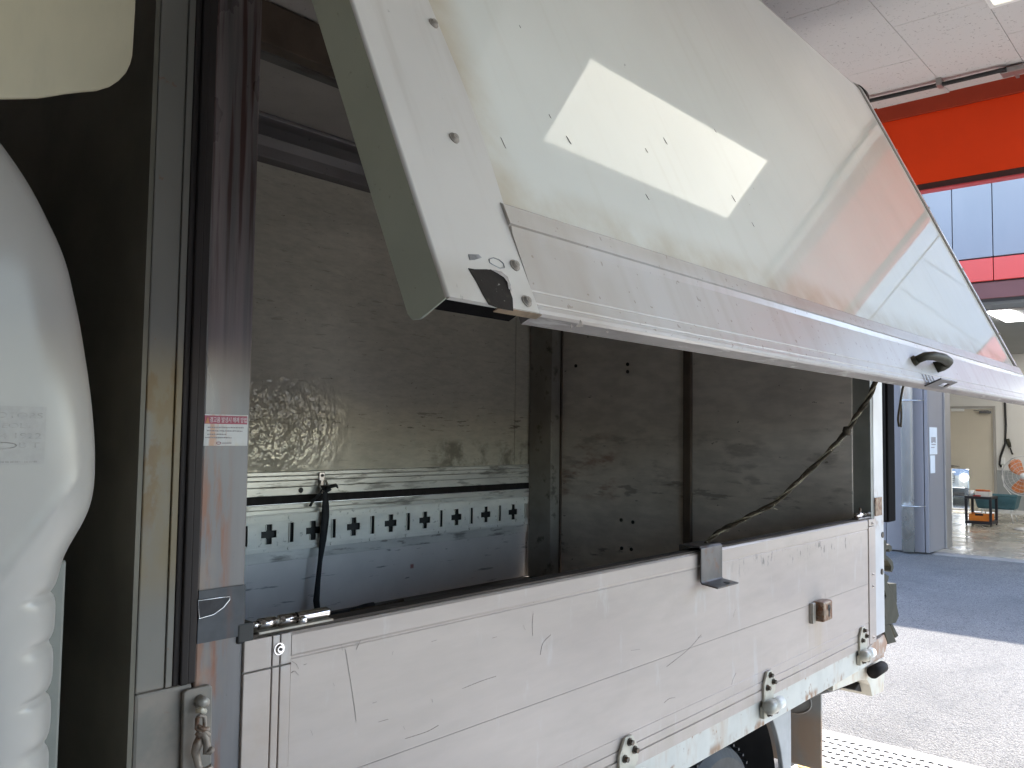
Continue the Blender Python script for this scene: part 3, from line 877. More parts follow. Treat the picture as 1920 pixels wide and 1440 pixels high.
st = thing('stool', 'white legged low stool under the teal basket', 'stool', (18.5, 3.75, 0.015))
MB().box(18.36, 18.74, 3.50, 4.06, 0.235, 0.259).build('seat', 'white_plastic', st, bevel=0.006)
for a, b, ca, cb in ((18.40, 3.54, 18.36, 3.50), (18.40, 4.02, 18.36, 4.06), (18.70, 3.54, 18.74, 3.50), (18.70, 4.02, 18.74, 4.06)):
    MB().cyl((ca, cb, 0.016), (a, b, 0.234), 0.012, n=8).build('leg', 'white_plastic', st, smooth=True)
# fan
fx, fy, fz = 17.0, 3.055, 0.955
fn = thing('floor_fan', 'floor standing fan with orange blades by the grey dado', 'fan', (fx, fy, 0.015))
for k in range(3):
    a0 = math.tau*k/3 + R(42)
    rowsf = []
    for rr, wd, tw in ((0.04, 0.07, 0.03), (0.10, 0.12, 0.035), (0.18, 0.19, 0.04), (0.25, 0.23, 0.035), (0.30, 0.19, 0.02), (0.322, 0.07, 0.0)):
        rw = []
        for t in (-1, -.5, 0, .5, 1):
            an = a0 + t*wd/(2*rr) + 0.9*(rr - 0.05)
            rw.append((fx + 0.02 + tw*t, fy + rr*math.cos(an), fz + rr*math.sin(an)))
        rowsf.append(rw)
    o = MB().grid(rowsf).build('blade', 'fan_blade', fn, smooth=True)
    so_ = o.modifiers.new('solid', 'SOLIDIFY')
    so_.thickness = 0.004
MB().lathe([(0, 0.0), (0, 0.055), (0.06, 0.06), (0.2, 0.075), (0.25, 0.05), (0.25, 0)], (fx + 0.03, fy, fz), 0, 24).build('motor', 'fan_wire', fn, smooth=True)
gm_ = MB()
for rr, dx in ((0.345, 0.03), (0.345, 0.0), (0.30, -0.045), (0.24, -0.06), (0.17, -0.07), (0.10, -0.075), (0.06, -0.078)):
    gm_.tube([(fx + dx, fy + rr*math.cos(t), fz + rr*math.sin(t)) for t in np.linspace(0, math.tau, 36)], 0.0035 if rr < .34 else 0.006, 5)
for k in range(24):
    t = math.tau*k/24
    gm_.tube([(fx + dx, fy + rr*math.cos(t), fz + rr*math.sin(t)) for rr, dx in ((0.345, 0.0), (0.30, -0.045), (0.2, -0.067), (0.06, -0.078))], 0.0016, 4)
gm_.build('guard', 'fan_wire', fn, smooth=True)
MB().lathe([(0, 0), (0, 0.05), (0.012, 0.05), (0.015, 0)], (fx - 0.09, fy, fz), 0, 24).build('guard_badge', 'white_plastic', fn, smooth=True)
MB().cyl((fx + 0.13, fy, 0.06), (fx + 0.13, fy, fz - 0.05), 0.022, n=14).build('pole', 'fan_wire', fn, smooth=True)
MB().lathe([(0, 0), (0, 0.22), (0.03, 0.2), (0.05, 0.03), (0.05, 0)], (fx + 0.13, fy, 0.016), 2, 32).build('base', 'fan_wire', fn, smooth=True)
# cable, socket and tool on the back wall
o = MB().tube([(20.585, 4.03, 3.35), (20.585, 4.03, 2.4), (20.58, 4.02, 1.9), (20.58, 4.04, 1.5), (20.575, 4.13, 1.22), (20.575, 4.15, 1.05), (20.58, 4.12, 1.0)], 0.022, 7).build('wall_cable', 'black', smooth=True)
tag(o, 'thick black cable hanging down the white back wall', 'cable')
o = MB().box(20.57, 20.599, 4.05, 4.13, 1.06, 1.20).build('wall_socket', 'white_plastic', bevel=0.004)
tag(o, 'white socket box at the end of the black wall cable', 'socket')
o = MB().tube([(20.585, 4.10, 1.05), (20.56, 4.09, 0.8), (20.5, 4.06, 0.6), (20.3, 3.9, 0.45), (19.5, 3.6, 0.4)], 0.008, 6).build('flex', 'white_plastic', smooth=True)
tag(o, 'thin white flex drooping from the wall socket', 'cable')
ht = thing('hand_tool', 'dark green handled tool hung on the white back wall', 'tool', (20.57, 3.96, 1.5))
MB().tube([(20.57, 3.99, 1.60), (20.57, 3.97, 1.5), (20.57, 3.95, 1.42)], [0.03, 0.04, 0.03], 8).build('handle', 'olive', ht, smooth=True)
MB().tube([(20.57, 3.945, 1.41), (20.57, 3.92, 1.32), (20.57, 3.90, 1.27)], 0.016, 8).build('shaft', 'black', ht, smooth=True)

# car behind the door pane
cr = thing('parked_car', 'dark silver car nose seen through the low door pane', 'car', (24.0, 6.0, 0))
cy0, cy1 = 5.05, 6.85
prof = [(22.3, 0.22), (22.22, 0.45), (22.25, 0.72), (22.40, 0.90), (22.8, 0.99), (23.5, 1.06), (24.2, 1.55), (25.6, 1.58), (26.4, 1.1), (26.7, 1.0), (26.75, 0.3)]
m_ = MB()
rowsc = []
for yy, k in ((cy0, 0.0), (cy0 + 0.10, 0.7), (cy0 + 0.3, 1.0), (cy1 - 0.3, 1.0), (cy1 - 0.1, 0.7), (cy1, 0.0)):
    rowsc.append([(24.4 + (x - 24.4)*(0.90 + 0.10*k), yy, 0.24 + (z - 0.24)*(0.72 + 0.28*k)) for x, z in prof])
m_.grid(rowsc)
m_.add(rowsc[0], [tuple(range(len(prof)))])
m_.add(rowsc[-1], [tuple(range(len(prof)))])
m_.build('body', 'car_paint', cr, smooth=False, bevel=0.03)
MB().box(22.185, 22.24, 5.45, 6.45, 0.56, 0.78).build('grille', 'black', cr)
for k in range(5):
    MB().box(22.165, 22.19, 5.43, 6.47, 0.575 + 0.043*k, 0.587 + 0.043*k).build('grille_bar', 'silver', cr)
MB().box(22.16, 22.19, 5.40, 6.50, 0.785, 0.81).build('grille_trim', 'silver', cr, bevel=0.006)
for yy in (5.18, 6.55):
    MB().lathe([(0, 0), (0, 0.05), (0.06, 0.09), (0.12, 0.09)], (22.19, yy + 0.06, 0.68), 0, 16).build('headlight', 'head_lamp', cr, smooth=True)
MB().box(22.13, 22.23, 5.2, 6.7, 0.25, 0.33).build('bumper_lip', 'black', cr, bevel=0.01)
MB().box(22.14, 22.24, 5.2, 6.7, 0.42, 0.455).build('bumper_trim', 'silver', cr, bevel=0.008)
for xx in (23.1, 25.8):
    for yy in (cy0 - 0.01, cy1 - 0.20):
        w_ = MB().lathe([(0, 0.19), (0, 0.29), (0.03, 0.32), (0.18, 0.32), (0.21, 0.29), (0.21, 0.19)], (xx, yy, 0.32), 1, 28).build('wheel', 'tyre', cr, smooth=True)
        MB().lathe([(0.03, 0.0), (0.03, 0.19), (0.15, 0.19), (0.15, 0)], (xx, yy, 0.32), 1, 20).build('rim', 'rim', w_)

# ================================================================== TRUCK
tk = thing('wing_body_truck', 'white wing body truck with its near wing raised over a scuffed aluminium side gate', 'truck', (2.1, 2.02, 0))
GY = 1.15          # plane of the near side gate
FYI = 2.86         # far side inner face
X0, X1 = 0.716, 3.505
GZ0, GZ1 = 0.777, 1.255

# ---- near side gate
T = 0.032


def gate_prof():
    # (y, z) outline of the extrusion: lip at the top, steps at the bottom
    return [(GY, 0.832), (GY, 1.2125), (GY + 0.004, 1.2145), (GY + 0.004, 1.218), (GY - 0.001, 1.221), (GY - 0.001, 1.250), (GY + 0.004, 1.255),
            (GY + T, 1.255), (GY + T, 0.79), (GY + T, 0.777), (GY - 0.002, 0.777), (GY - 0.002, 0.805), (GY + 0.0025, 0.8065), (GY + 0.0025, 0.809), (GY - 0.001, 0.811), (GY - 0.001, 0.828)]


def seg_profile(x0, x1, zc):
    pass


gate = thing('side_gate', '', '', (2.1, GY, 0.777))
del gate['label'], gate['category']
hang(gate, tk)
pr = gate_prof()
# two planks of the side gate with a fine joint between them
up = [(GY, 1.0089), (GY, 1.2125), (GY + 0.0015, 1.2140), (GY + 0.0015, 1.2165), (GY - 0.001, 1.220), (GY - 0.001, 1.250), (GY + 0.004, 1.2545), (GY + T, 1.2545), (GY + T, 1.0089)]
MB().prism(up, 0, 0.80, 3.428).build('gate_plank', 'gate', gate)
lo = [(GY, 1.0077), (GY + T, 1.0077), (GY + T, 0.777), (GY - 0.002, 0.777), (GY - 0.002, 0.806), (GY + 0.002, 0.8075), (GY + 0.002, 0.8095), (GY - 0.001, 0.811), (GY - 0.001, 0.829), (GY + 0.0015, 0.8305), (GY + 0.0015, 0.832), (GY, 0.833),
      (GY, 0.858), (GY + 0.0012, 0.859), (GY + 0.0012, 0.861), (GY, 0.862)]
MB().prism(lo, 0, 0.80, 3.428).build('gate_plank', 'gate', gate)
MB().box(0.8, 3.428, GY + 0.0012, GY + 0.02, 1.0078, 1.0088).build('joint', 'groove', gate)
# end profiles with vertical grooves
for (xa, xb, zt) in ((X0, 0.7630, 1.255), (0.7655, 0.7775, 1.255), (0.7800, 0.7985, 1.255)):
    e_ = MB()
    e_.box(xa, xb, GY - 0.002, GY + T, 0.777, 1.206)
    e_.box(xa, xb, GY - 0.002, GY + T, 1.2085, zt)
    e_.build('end_strip', 'gate', gate, bevel=0.001)
MB().box(X0 + 0.001, 0.7985, GY + 0.004, GY + T - 0.002, 0.779, 1.253).build('end_core', 'groove', gate)
e_ = MB()
e_.box(3.431, X1, GY - 0.004, GY + T, 0.777, 1.226)
e_.box(3.431, X1, GY - 0.004, GY + T, 1.2285, 1.2545)
e_.build('end_strip', 'gate', gate, bevel=0.0015)
MB().box(X0 + 0.01, X1 - 0.02, GY + 0.006, GY + T + 0.006, 1.2555, 1.260).build('top_strip', 'gate_top', gate)
MB().box(X0 - 0.012, X0 - 0.001, GY + 0.004, GY + T, 0.74, 1.25).build('end_seal', 'rubber', gate)


def screw(parent, c, n, r=0.008, mat='screw', name='screw'):
    c, n = Vector(c), Vector(n).normalized()
    m_ = MB().cyl(c, c + n*0.0015, r*1.25, r*1.25, 16).cyl(c + n*0.0015, c + n*0.005, r, r*0.7, 16)
    m_.cyl(c + n*0.0035, c + n*0.0056, r*0.32, r*0.32, 6)
    return m_.build(name, mat, parent)


sc = screw(gate, (0.7762, GY - 0.002, 1.2335), (0, -1, 0), 0.0075, 'chrome')
MB().cyl((0.7762, GY - 0.0078, 1.2335), (0.7762, GY - 0.0085, 1.2335), 0.0026, n=8).build('socket', 'black', sc)
for z in (1.238, 1.04, 0.995, 0.80):
    screw(gate, (3.465, GY - 0.004, z), (0, -1, 0), 0.005, 'chrome')

scr_ = MB()
rnd = random.Random(5)


def hair(pts, r=0.00045, mb=None):
    (mb or scr_).tube(catmull([tuple(on(1, GY - 0.0004, *p)) for p in pts], 5), r, 4, flat=0.5)


for pts in ([(648, 1218), (655, 1262), (664, 1320), (668, 1352)], [(635, 1172), (640, 1205), (642, 1220)], [(690, 1165), (678, 1195), (668, 1218)], [(1033, 1190), (1018, 1206), (1013, 1228)],
            [(1003, 1104), (1004, 1112), (998, 1122), (1001, 1130)], [(985, 1130), (1000, 1124), (1022, 1120)], [(1000, 1150), (998, 1170), (999, 1192)], [(487, 1228), (497, 1216), (502, 1222), (510, 1228)],
            [(548, 1240), (556, 1246), (560, 1254)], [(546, 1262), (552, 1258), (560, 1266)], [(1250, 1250), (1290, 1218), (1315, 1190)], [(1245, 1318), (1255, 1310), (1266, 1308)],
            [(870, 1290), (905, 1276), (930, 1268)], [(1380, 1262), (1374, 1275), (1372, 1284)], [(760, 1385), (800, 1372), (822, 1360)]):
    hair(pts)
for k in range(18):
    x_, y_ = rnd.uniform(560, 1560), 0
    y_ = rnd.uniform(1240 - (x_ - 560)*0.18, 1420 - (x_ - 560)*0.27)
    a_ = rnd.choice((rnd.uniform(-0.35, -0.1), rnd.uniform(1.2, 1.9)))
    l_ = rnd.uniform(5, 20)
    hair([(x_, y_), (x_ + l_*math.cos(a_)*.5 + rnd.uniform(-1, 1), y_ + l_*math.sin(a_)*.5), (x_ + l_*math.cos(a_), y_ + l_*math.sin(a_))], 0.0003)
scr_.build('scratches', 'scratch_dark', gate, kind='stuff')

# barrel bolt on the gate top, front end
bb = thing('barrel_bolt', '', '', (0.79, GY + 0.015, 1.26))
del bb['label'], bb['category']
hang(bb, tk)
yb = GY + 0.012
MB().box(0.704, 0.732, yb - 0.014, yb + 0.018, 1.252, 1.282).build('keeper_block', 'black', bb, bevel=0.003)
MB().box(0.742, 0.880, yb - 0.012, yb + 0.018, 1.2603, 1.2635).build('base_plate', 'old_steel', bb)
MB().cyl((0.735, yb, 1.273), (0.748, yb, 1.273), 0.0058, n=16).build('bolt_tip', 'chrome', bb, smooth=True)
MB().cyl((0.748, yb, 1.273), (0.776, yb, 1.273), 0.0085, n=20).build('sleeve', 'chrome', bb, smooth=True)
MB().cyl((0.776, yb, 1.273), (0.784, yb, 1.273), 0.0052, n=16).build('rod', 'screw', bb, smooth=True)
MB().cyl((0.784, yb, 1.273), (0.812, yb, 1.273), 0.0088, n=20).build('sleeve', 'chrome', bb, smooth=True)
MB().lathe([(0, 0.0088), (0.058, 0.0088), (0.064, 0.006), (0.066, 0)], (0.816, yb, 1.273), 0, 20).build('sleeve', 'chrome', bb, smooth=True)
MB().lathe([(0.0, 0.004), (-0.012, 0.0042), (-0.013, 0.0062), (-0.019, 0.0062), (-0.021, 0.004), (-0.021, 0)], (0.8135, yb - 0.006, 1.273), 1, 18).build('knob', 'chrome', bb, smooth=True)

# small bolt at the rear end of the gate top
rb = thing('rear_bolt', '', '', (3.40, GY + 0.012, 1.26))
del rb['label'], rb['category']
hang(rb, tk)
MB().box(3.33, 3.46, GY, GY + 0.026, 1.2605, 1.266).build('base_plate', 'chrome', rb)
MB().cyl((3.335, GY + 0.012, 1.275), (3.44, GY + 0.012, 1.275), 0.009, n=14).build('sleeve', 'chrome', rb, smooth=True)
MB().cyl((3.44, GY + 0.012, 1.275), (3.52, GY + 0.012, 1.275), 0.006, n=12).build('rod', 'bolt', rb, smooth=True)
MB().tube([(3.37, GY + 0.012, 1.283), (3.36, GY + 0.004, 1.296), (3.345, GY, 1.302)], 0.005, 8).build('knob', 'bolt', rb, smooth=True)

# stake bracket hooked over the gate
br = MB()
wx0, wx1 = 2.085, 2.205


def strip(mb, pts, th, x0, x1):
    """bent sheet: polyline in (y, z) with thickness, from x0 to x1"""
    P_ = [Vector((0, a, b)) for a, b in pts]
    nor = []
    for i in range(len(P_)):
        ds = [(P_[k + 1] - P_[k]).normalized() for k in (i - 1, i) if 0 <= k < len(P_) - 1]
        ns = [Vector((0, -d.z, d.y)) for d in ds]
        n_ = sum(ns, Vector()).normalized()
        nor.append(n_*(th/max(0.3, n_.dot(ns[0]))))
    mb.grid([[(x0, p.y, p.z), (x1, p.y, p.z), (x1, p.y + n.y, p.z + n.z), (x0, p.y + n.y, p.z + n.z)] for p, n in zip(P_, nor)], True)
    for p, n in ((P_[0], nor[0]), (P_[-1], nor[-1])):
        mb.quad((x0, p.y, p.z), (x1, p.y, p.z), (x1, p.y + n.y, p.z + n.z), (x0, p.y + n.y, p.z + n.z))


strip(br, [(GY + 0.050, 1.215), (GY + 0.050, 1.269), (GY - 0.006, 1.269), (GY - 0.010, 1.265), (GY - 0.010, 1.178), (GY - 0.014, 1.172), (GY - 0.062, 1.166)], -0.004, wx0, wx1)
bo = br.build('gate_bracket', 'bracket', tk, bevel=0.001, label='bent dark steel bracket hooked over the top of the gate')
MB().cyl((2.165, GY - 0.046, 1.1675), (2.165, GY - 0.0462, 1.1733), 0.009, n=14).build('hole', 'black', bo)

# key catch on the gate
kc = MB().box(2.848, 2.875, GY - 0.014, GY, 0.948, 1.015).build('gate_catch', 'old_steel', tk, bevel=0.002)
MB().box(2.876, 2.955, GY - 0.040, GY - 0.0005, 0.952, 1.018).build('catch_block', 'latch_rust', kc, bevel=0.006)
MB().cyl((2.92, GY - 0.0402, 0.995), (2.92, GY - 0.0415, 0.995), 0.011, n=14).box(2.9165, 2.9235, GY - 0.0415, GY - 0.0402, 0.966, 0.995).build('keyhole', 'black', kc)

# ---- bed side rail, hinges
MB().box(0.60, 3.62, GY + 0.006, GY + 0.05, 0.694, 0.776).build('bed_rail', 'rail', tk, bevel=0.003)
MB().box(0.75, 3.5, GY + 0.05, 2.86, 0.69, 0.765).build('bed_frame', 'under', tk)


def hinge(xc):
    h = thing('gate_hinge', '', '', (xc, GY, 0.79))
    del h['label'], h['category']
    hang(h, tk)
    ya, yb_ = GY - 0.010, GY - 0.0025
    pl = [(xc - 0.040, 0.760), (xc - 0.040, 0.822), (xc - 0.016, 0.858), (xc + 0.016, 0.858), (xc + 0.040, 0.826), (xc + 0.040, 0.794), (xc + 0.026, 0.782), (xc + 0.026, 0.760)]
    MB().prism(pl, 1, ya, yb_).build('leaf', 'hinge', h, bevel=0.0012)
    pl = [(xc - 0.040, 0.757), (xc + 0.026, 0.757), (xc + 0.030, 0.742), (xc + 0.042, 0.738), (xc + 0.042, 0.722), (xc - 0.040, 0.722)]
    MB().prism(pl, 1, ya, GY + 0.004).build('lower_leaf', 'hinge', h, bevel=0.0012)
    MB().lathe([(0, 0), (0.004, 0.012), (0.012, 0.019), (0.024, 0.0215), (0.05, 0.0215), (0.05, 0)], (xc - 0.052, GY - 0.022, 0.758), 0, 20).build('knuckle', 'hinge_edge', h, smooth=True)
    MB().cyl((xc - 0.001, GY - 0.022, 0.758), (xc + 0.048, GY - 0.022, 0.758), 0.0185, n=20).build('pin', 'white_plastic', h, smooth=True)
    for (a, b) in ((xc, 0.846), (xc - 0.020, 0.812), (xc + 0.022, 0.822), (xc - 0.012, 0.733), (xc + 0.030, 0.732)):
        MB().cyl((a, ya, b), (a, ya - 0.003, b), 0.0095, n=14).cyl((a, ya - 0.003, b), (a, ya - 0.011, b), 0.0068, n=6).build('bolt', 'bolt', h)


for xc in (1.745, 2.52, 3.345):
    hinge(xc)
hinge(0.98)

# ---- rear corner: post, seal, latches
MB().box(3.518, 3.632, GY + 0.004, GY + 0.075, 0.79, 2.70).build('rear_post', 'rear_post', tk, bevel=0.004)
MB().box(3.520, 3.600, GY - 0.001, GY + 0.0035, 1.262, 1.335).build('striker_plate', 'latch_rust', tk, bevel=0.001)
MB().box(3.636, 3.68, GY + 0.006, GY + 0.05, 1.232, 2.70).box(3.686, 3.775, GY + 0.0, GY + 0.06, 1.226, 2.70).build('rear_seal', 'rubber_matt', tk, bevel=0.006)


def plate_px(name, pts, Y, d, mat, parent, bevel=0.002):
    P = [on(1, Y, *p) for p in pts]
    return MB().prism([(p[0], p[2]) for p in P], 1, Y, Y + d).build(name, mat, parent, bevel=bevel)


# hook above
hk = plate_px('latch_hook', [(1655, 1014), (1661, 1012), (1663, 1022), (1668, 1020), (1672, 1024), (1673, 1032), (1668, 1035), (1666, 1030), (1662, 1031), (1661, 1040), (1668, 1046), (1674, 1052), (1676, 1065), (1673, 1073), (1670, 1071), (1671, 1062), (1665, 1052), (1657, 1046)], GY + 0.01, 0.03, 'olive', tk)
lv = plate_px('latch_lever', [(1653, 1078), (1660, 1076), (1667, 1080), (1666, 1087), (1664, 1092), (1670, 1105), (1676, 1120), (1681, 1130), (1686, 1155), (1680, 1168), (1668, 1170), (1660, 1172), (1656, 1169), (1660, 1158), (1655, 1132), (1662, 1118), (1656, 1098)], GY + 0.005, 0.035, 'olive', tk)
plate_px('grip', [(1666, 1094), (1681, 1094), (1682, 1130), (1676, 1128), (1670, 1108)], GY + 0.05, 0.04, 'olive', lv)
plate_px('latch_tongue', [(1655, 1174), (1668, 1170), (1681, 1204), (1666, 1208)], GY + 0.005, 0.03, 'olive', tk)
plate_px('latch_tongue', [(1670, 1171), (1674, 1170), (1685, 1192), (1680, 1196)], GY + 0.02, 0.03, 'olive', tk)
for (a, b) in ((1656, 1003), (1655, 1072)):
    p = on(1, GY, a, b)
    MB().cyl((p[0], GY, p[2]), (p[0], GY + 0.03, p[2]), 0.012, n=10).build('latch_bolt', 'bolt', tk)
# rear sill, bumper and rubber stop
rs = plate_px('rear_sill', [(1640, 1203), (1658, 1190), (1664, 1205), (1660, 1222), (1645, 1236), (1630, 1243), (1628, 1215)], GY + 0.002, 0.08, 'rail', tk)
bpm = plate_px('rear_bumper', [(1562, 1270), (1632, 1243), (1655, 1235), (1660, 1246), (1657, 1296), (1636, 1306), (1631, 1284), (1626, 1275), (1612, 1276), (1562, 1296)], GY + 0.03, 1.4, 'bumper', tk)
plate_px('bumper_hole_dark', [(1603, 1294), (1613, 1277), (1626, 1275), (1630, 1282), (1635, 1303)], GY + 0.07, 1.3, 'under', tk)  # dark infill painting the shaded hole in the bumper end
p = on(1, GY + 0.03, 1630, 1256)
q = on(1, GY + 0.03, 1653, 1250)
sb = MB().lathe([(-0.03, 0), (-0.03, 0.024), (0.085, 0.022), (0.092, 0.018), (0.094, 0.008), (0.07, 0.007), (0.07, 0)], (p[0] - 0.02, GY - 0.0, p[2] + 0.006), 0, 24).build('rubber_stop', 'rubber', tk, smooth=True)
# wiring under the tail
MB().tube([on(1, 1.28, *p) for p in ((1510, 1300), (1530, 1296), (1550, 1291), (1575, 1280))], 0.010, 8).build('tail_cable', 'black', tk, smooth=True)
MB().tube([on(1, 1.26, *p) for p in ((1510, 1310), (1530, 1300), (1552, 1295), (1575, 1288))], 0.008, 8).build('tail_cable', 'black', tk, smooth=True)

# ---- wheels, guards, chassis
wc = (2.62, 1.42, 0.275)


def wheel(cx, cy, name='wheel'):
    prof_ = [(0.0, 0.17), (0.0, 0.235), (0.018, 0.262), (0.035, 0.272)]
    k = 0.035
    for g in range(4):
        k += 0.022
        prof_ += [(k, 0.275), (k + 0.001, 0.267), (k + 0.005, 0.267), (k + 0.006, 0.275)]
        k += 0.006
    prof_ += [(0.165, 0.272), (0.182, 0.262), (0.20, 0.235), (0.20, 0.17)]
    w_ = MB().lathe(prof_, (cx, cy, 0.275), 1, 48).build(name, 'tyre', tk, smooth=False)
    MB().lathe([(0.02, 0.17), (0.05, 0.165), (0.06, 0.14), (0.03, 0.08), (0.02, 0.07), (0.02, 0)], (cx, cy, 0.275), 1, 28).build('rim', 'rim', w_, smooth=True)
    tr_ = MB()
    for k in range(40):
        t = math.tau*k/40
        c0 = Vector((cx + 0.2755*math.cos(t), 0, 0.275 + 0.2755*math.sin(t)))
        tr_.cyl((c0.x, cy + 0.012, c0.z), (c0.x, cy + 0.045, c0.z), 0.006, n=4)
    tr_.build('tread_lugs', 'tyre', w_, kind='stuff')


for cy in (1.36, 1.585, 2.26, 2.485):
    wheel(2.62, cy)
for cy in (1.35, 2.5):
    wheel(-0.75, cy)
# inner arch over the rear wheels
am = []
for t in np.linspace(R(-5), R(95), 18):
    am.append([(2.62 + 0.455*math.cos(t), yy, 0.275 + 0.455*math.sin(t)) for yy in (1.37, 1.80)])
MB().grid(am).build('wheel_arch', 'under', tk, smooth=True)
pl = [(3.145, 0.30), (3.145, 0.62)] + [(2.62 + 0.46*math.cos(t), 0.275 + 0.46*math.sin(t)) for t in np.linspace(R(46), R(2), 14)]
MB().prism(pl, 1, 1.34, 1.36).build('mudguard', 'mudguard', tk, bevel=0.004)
mf = MB()
mf.box(3.30, 3.312, 1.287, 1.74, 0.30, 0.69)
mf.build('mud_flap', 'mudflap', tk, bevel=0.004)
# raised emblem moulded in the flap
em = MB()
em.tube([(3.298, 1.40 + 0.075*math.cos(t), 0.545 + 0.05*math.sin(t)) for t in np.linspace(0, math.tau, 28)], 0.003, 6)
em.tube([(3.298, 1.46, 0.545), (3.298, 1.435, 0.575), (3.298, 1.42, 0.52)], 0.003, 6)
em.tube([(3.298, 1.40, 0.575), (3.298, 1.395, 0.52), (3.298, 1.37, 0.56)], 0.003, 6)
em.build('flap_emblem', 'mudflap', tk, smooth=True)
for yy in (1.72, 2.24):
    MB().box(-1.2, 3.5, yy, yy + 0.07, 0.42, 0.60).build('chassis_beam', 'under', tk)
MB().box(0.65, 3.4, 1.40, 2.7, 0.60, 0.69).build('cross_members', 'under', tk)
MB().cyl((2.62, 1.4, 0.275), (2.62, 2.65, 0.275), 0.05, n=16).build('rear_axle', 'under', tk, smooth=True)
p = on(1, 1.62, 1484, 1418)
MB().cyl((p[0] - 0.9, 1.62, p[2] + 0.02), (p[0] + 0.06, 1.62, p[2]), 0.035, n=18).build('exhaust_pipe', 'under', tk, smooth=True)

# ---- front pillar
fp = MB().box(0.640, 0.716, GY + 0.002, GY + 0.06, 0.66, 3.0).build('front_pillar', 'pillar', tk, bevel=0.003)
MB().box(0.5555, 0.6395, GY + 0.005, GY + 0.055, 0.66, 1.2095).build('lower_post', 'post_face', tk, bevel=0.005)
MB().box(0.556, 0.5965, GY + 0.005, GY + 0.055, 1.2105, 3.0).build('corner_post', 'post_face', tk, bevel=0.002)
MB().box(0.5972, 0.6068, GY + 0.003, GY + 0.055, 1.2105, 3.0).build('corner_trim', 'post_face', tk, bevel=0.001)
MB().box(0.5485, 0.5552, GY + 0.0065, 2.86, 0.66, 2.95).build('front_wall', 'dark_wall', tk)
# rubber seal: three ribs
for (a, b, yy) in ((0.6072, 0.6158, GY + 0.001), (0.6160, 0.6270, GY - 0.004), (0.6272, 0.6396, GY - 0.001)):
    MB().box(a, b, yy, GY + 0.05, 1.2105, 3.0).build('front_seal', 'seal_grey', tk, bevel=0.002)
# recessed grip plate
gp = MB().box(0.6405, 0.7155, GY - 0.001, GY + 0.0015, 1.264, 1.339).build('grip_plate', 'plastic_dark', tk)
pk = [on(1, GY - 0.001, *p) for p in ((371, 1126), (430, 1118), (430, 1124), (418, 1139), (400, 1152), (373, 1160))]
rim = [(p[0], GY - 0.0015, p[2]) for p in pk]
MB().tube(rim + [rim[0], rim[1]], 0.0011, 6).build('pocket_rim', 'silver', gp, smooth=True)
MB().prism([(p[0], p[2]) for p in pk], 1, GY - 0.0016, GY - 0.0011).build('pocket', 'pocket', gp)
# latch hook and its plate on the lower pillar
lp_ = [on(1, GY - 0.006, *p) for p in ((345, 1300), (352, 1294), (393, 1284), (399, 1288), (396, 1470), (341, 1480))]
lpo = MB().prism([(p[0], p[2]) for p in lp_], 1, GY - 0.006, GY + 0.0018).build('latch_plate', 'post_face', tk, bevel=0.002)


def PX(px, py, y):
    p = on(1, y, px, py)
    return (p[0], p[1], p[2])


a = on(1, GY - 0.008, 375, 1314)
MB().cyl((a[0], GY - 0.006, a[2]), (a[0], GY - 0.022, a[2]), 0.0085, 0.0075, n=18).build('stud', 'old_steel', lpo, smooth=True)
yy = GY - 0.018
MB().tube([PX(368, 1333, yy), PX(376, 1331, yy - .004), PX(384, 1334, yy)], 0.0042, 8).build('eye', 'hinge', lpo, smooth=True)
MB().tube([PX(370, 1346, yy), PX(369, 1366, yy - .006), PX(376, 1374, yy - .01), PX(384, 1364, yy - .006), PX(384, 1345, yy), PX(376, 1341, yy), PX(370, 1346, yy)], 0.0032, 8).build('link', 'rusty_hook', lpo, smooth=True)
MB().tube([PX(372, 1362, yy - .01), PX(383, 1368, yy - .012), PX(393, 1366, yy - .014)], 0.0032, 8).build('link', 'rusty_hook', lpo, smooth=True)
MB().tube([PX(371, 1368, yy - .008), PX(384, 1372, yy - .012), PX(393, 1379, yy - .014)], 0.003, 8).build('link', 'rusty_hook', lpo, smooth=True)
MB().tube([PX(367, 1374, yy - .004), PX(375, 1378, yy - .008), PX(381, 1374, yy - .01), PX(386, 1384, yy - .012), PX(388, 1398, yy - .012), PX(387, 1411, yy - .012), PX(393, 1409, yy - .016), PX(399, 1404, yy - .02)], [0.003, .0045, .005, .005, .005, .0055, .005, .004], 10).build('hook', 'rusty_hook', lpo, smooth=True)
MB().tube([PX(376, 1378, yy - .004), PX(371, 1395, yy - .004), PX(366, 1410, yy), PX(372, 1436, yy), PX(383, 1446, yy - .006), PX(398, 1436, yy - .01)], [0.005, .007, .006, .005, .005, .004], 10).build('hook', 'rusty_hook', lpo, smooth=True)
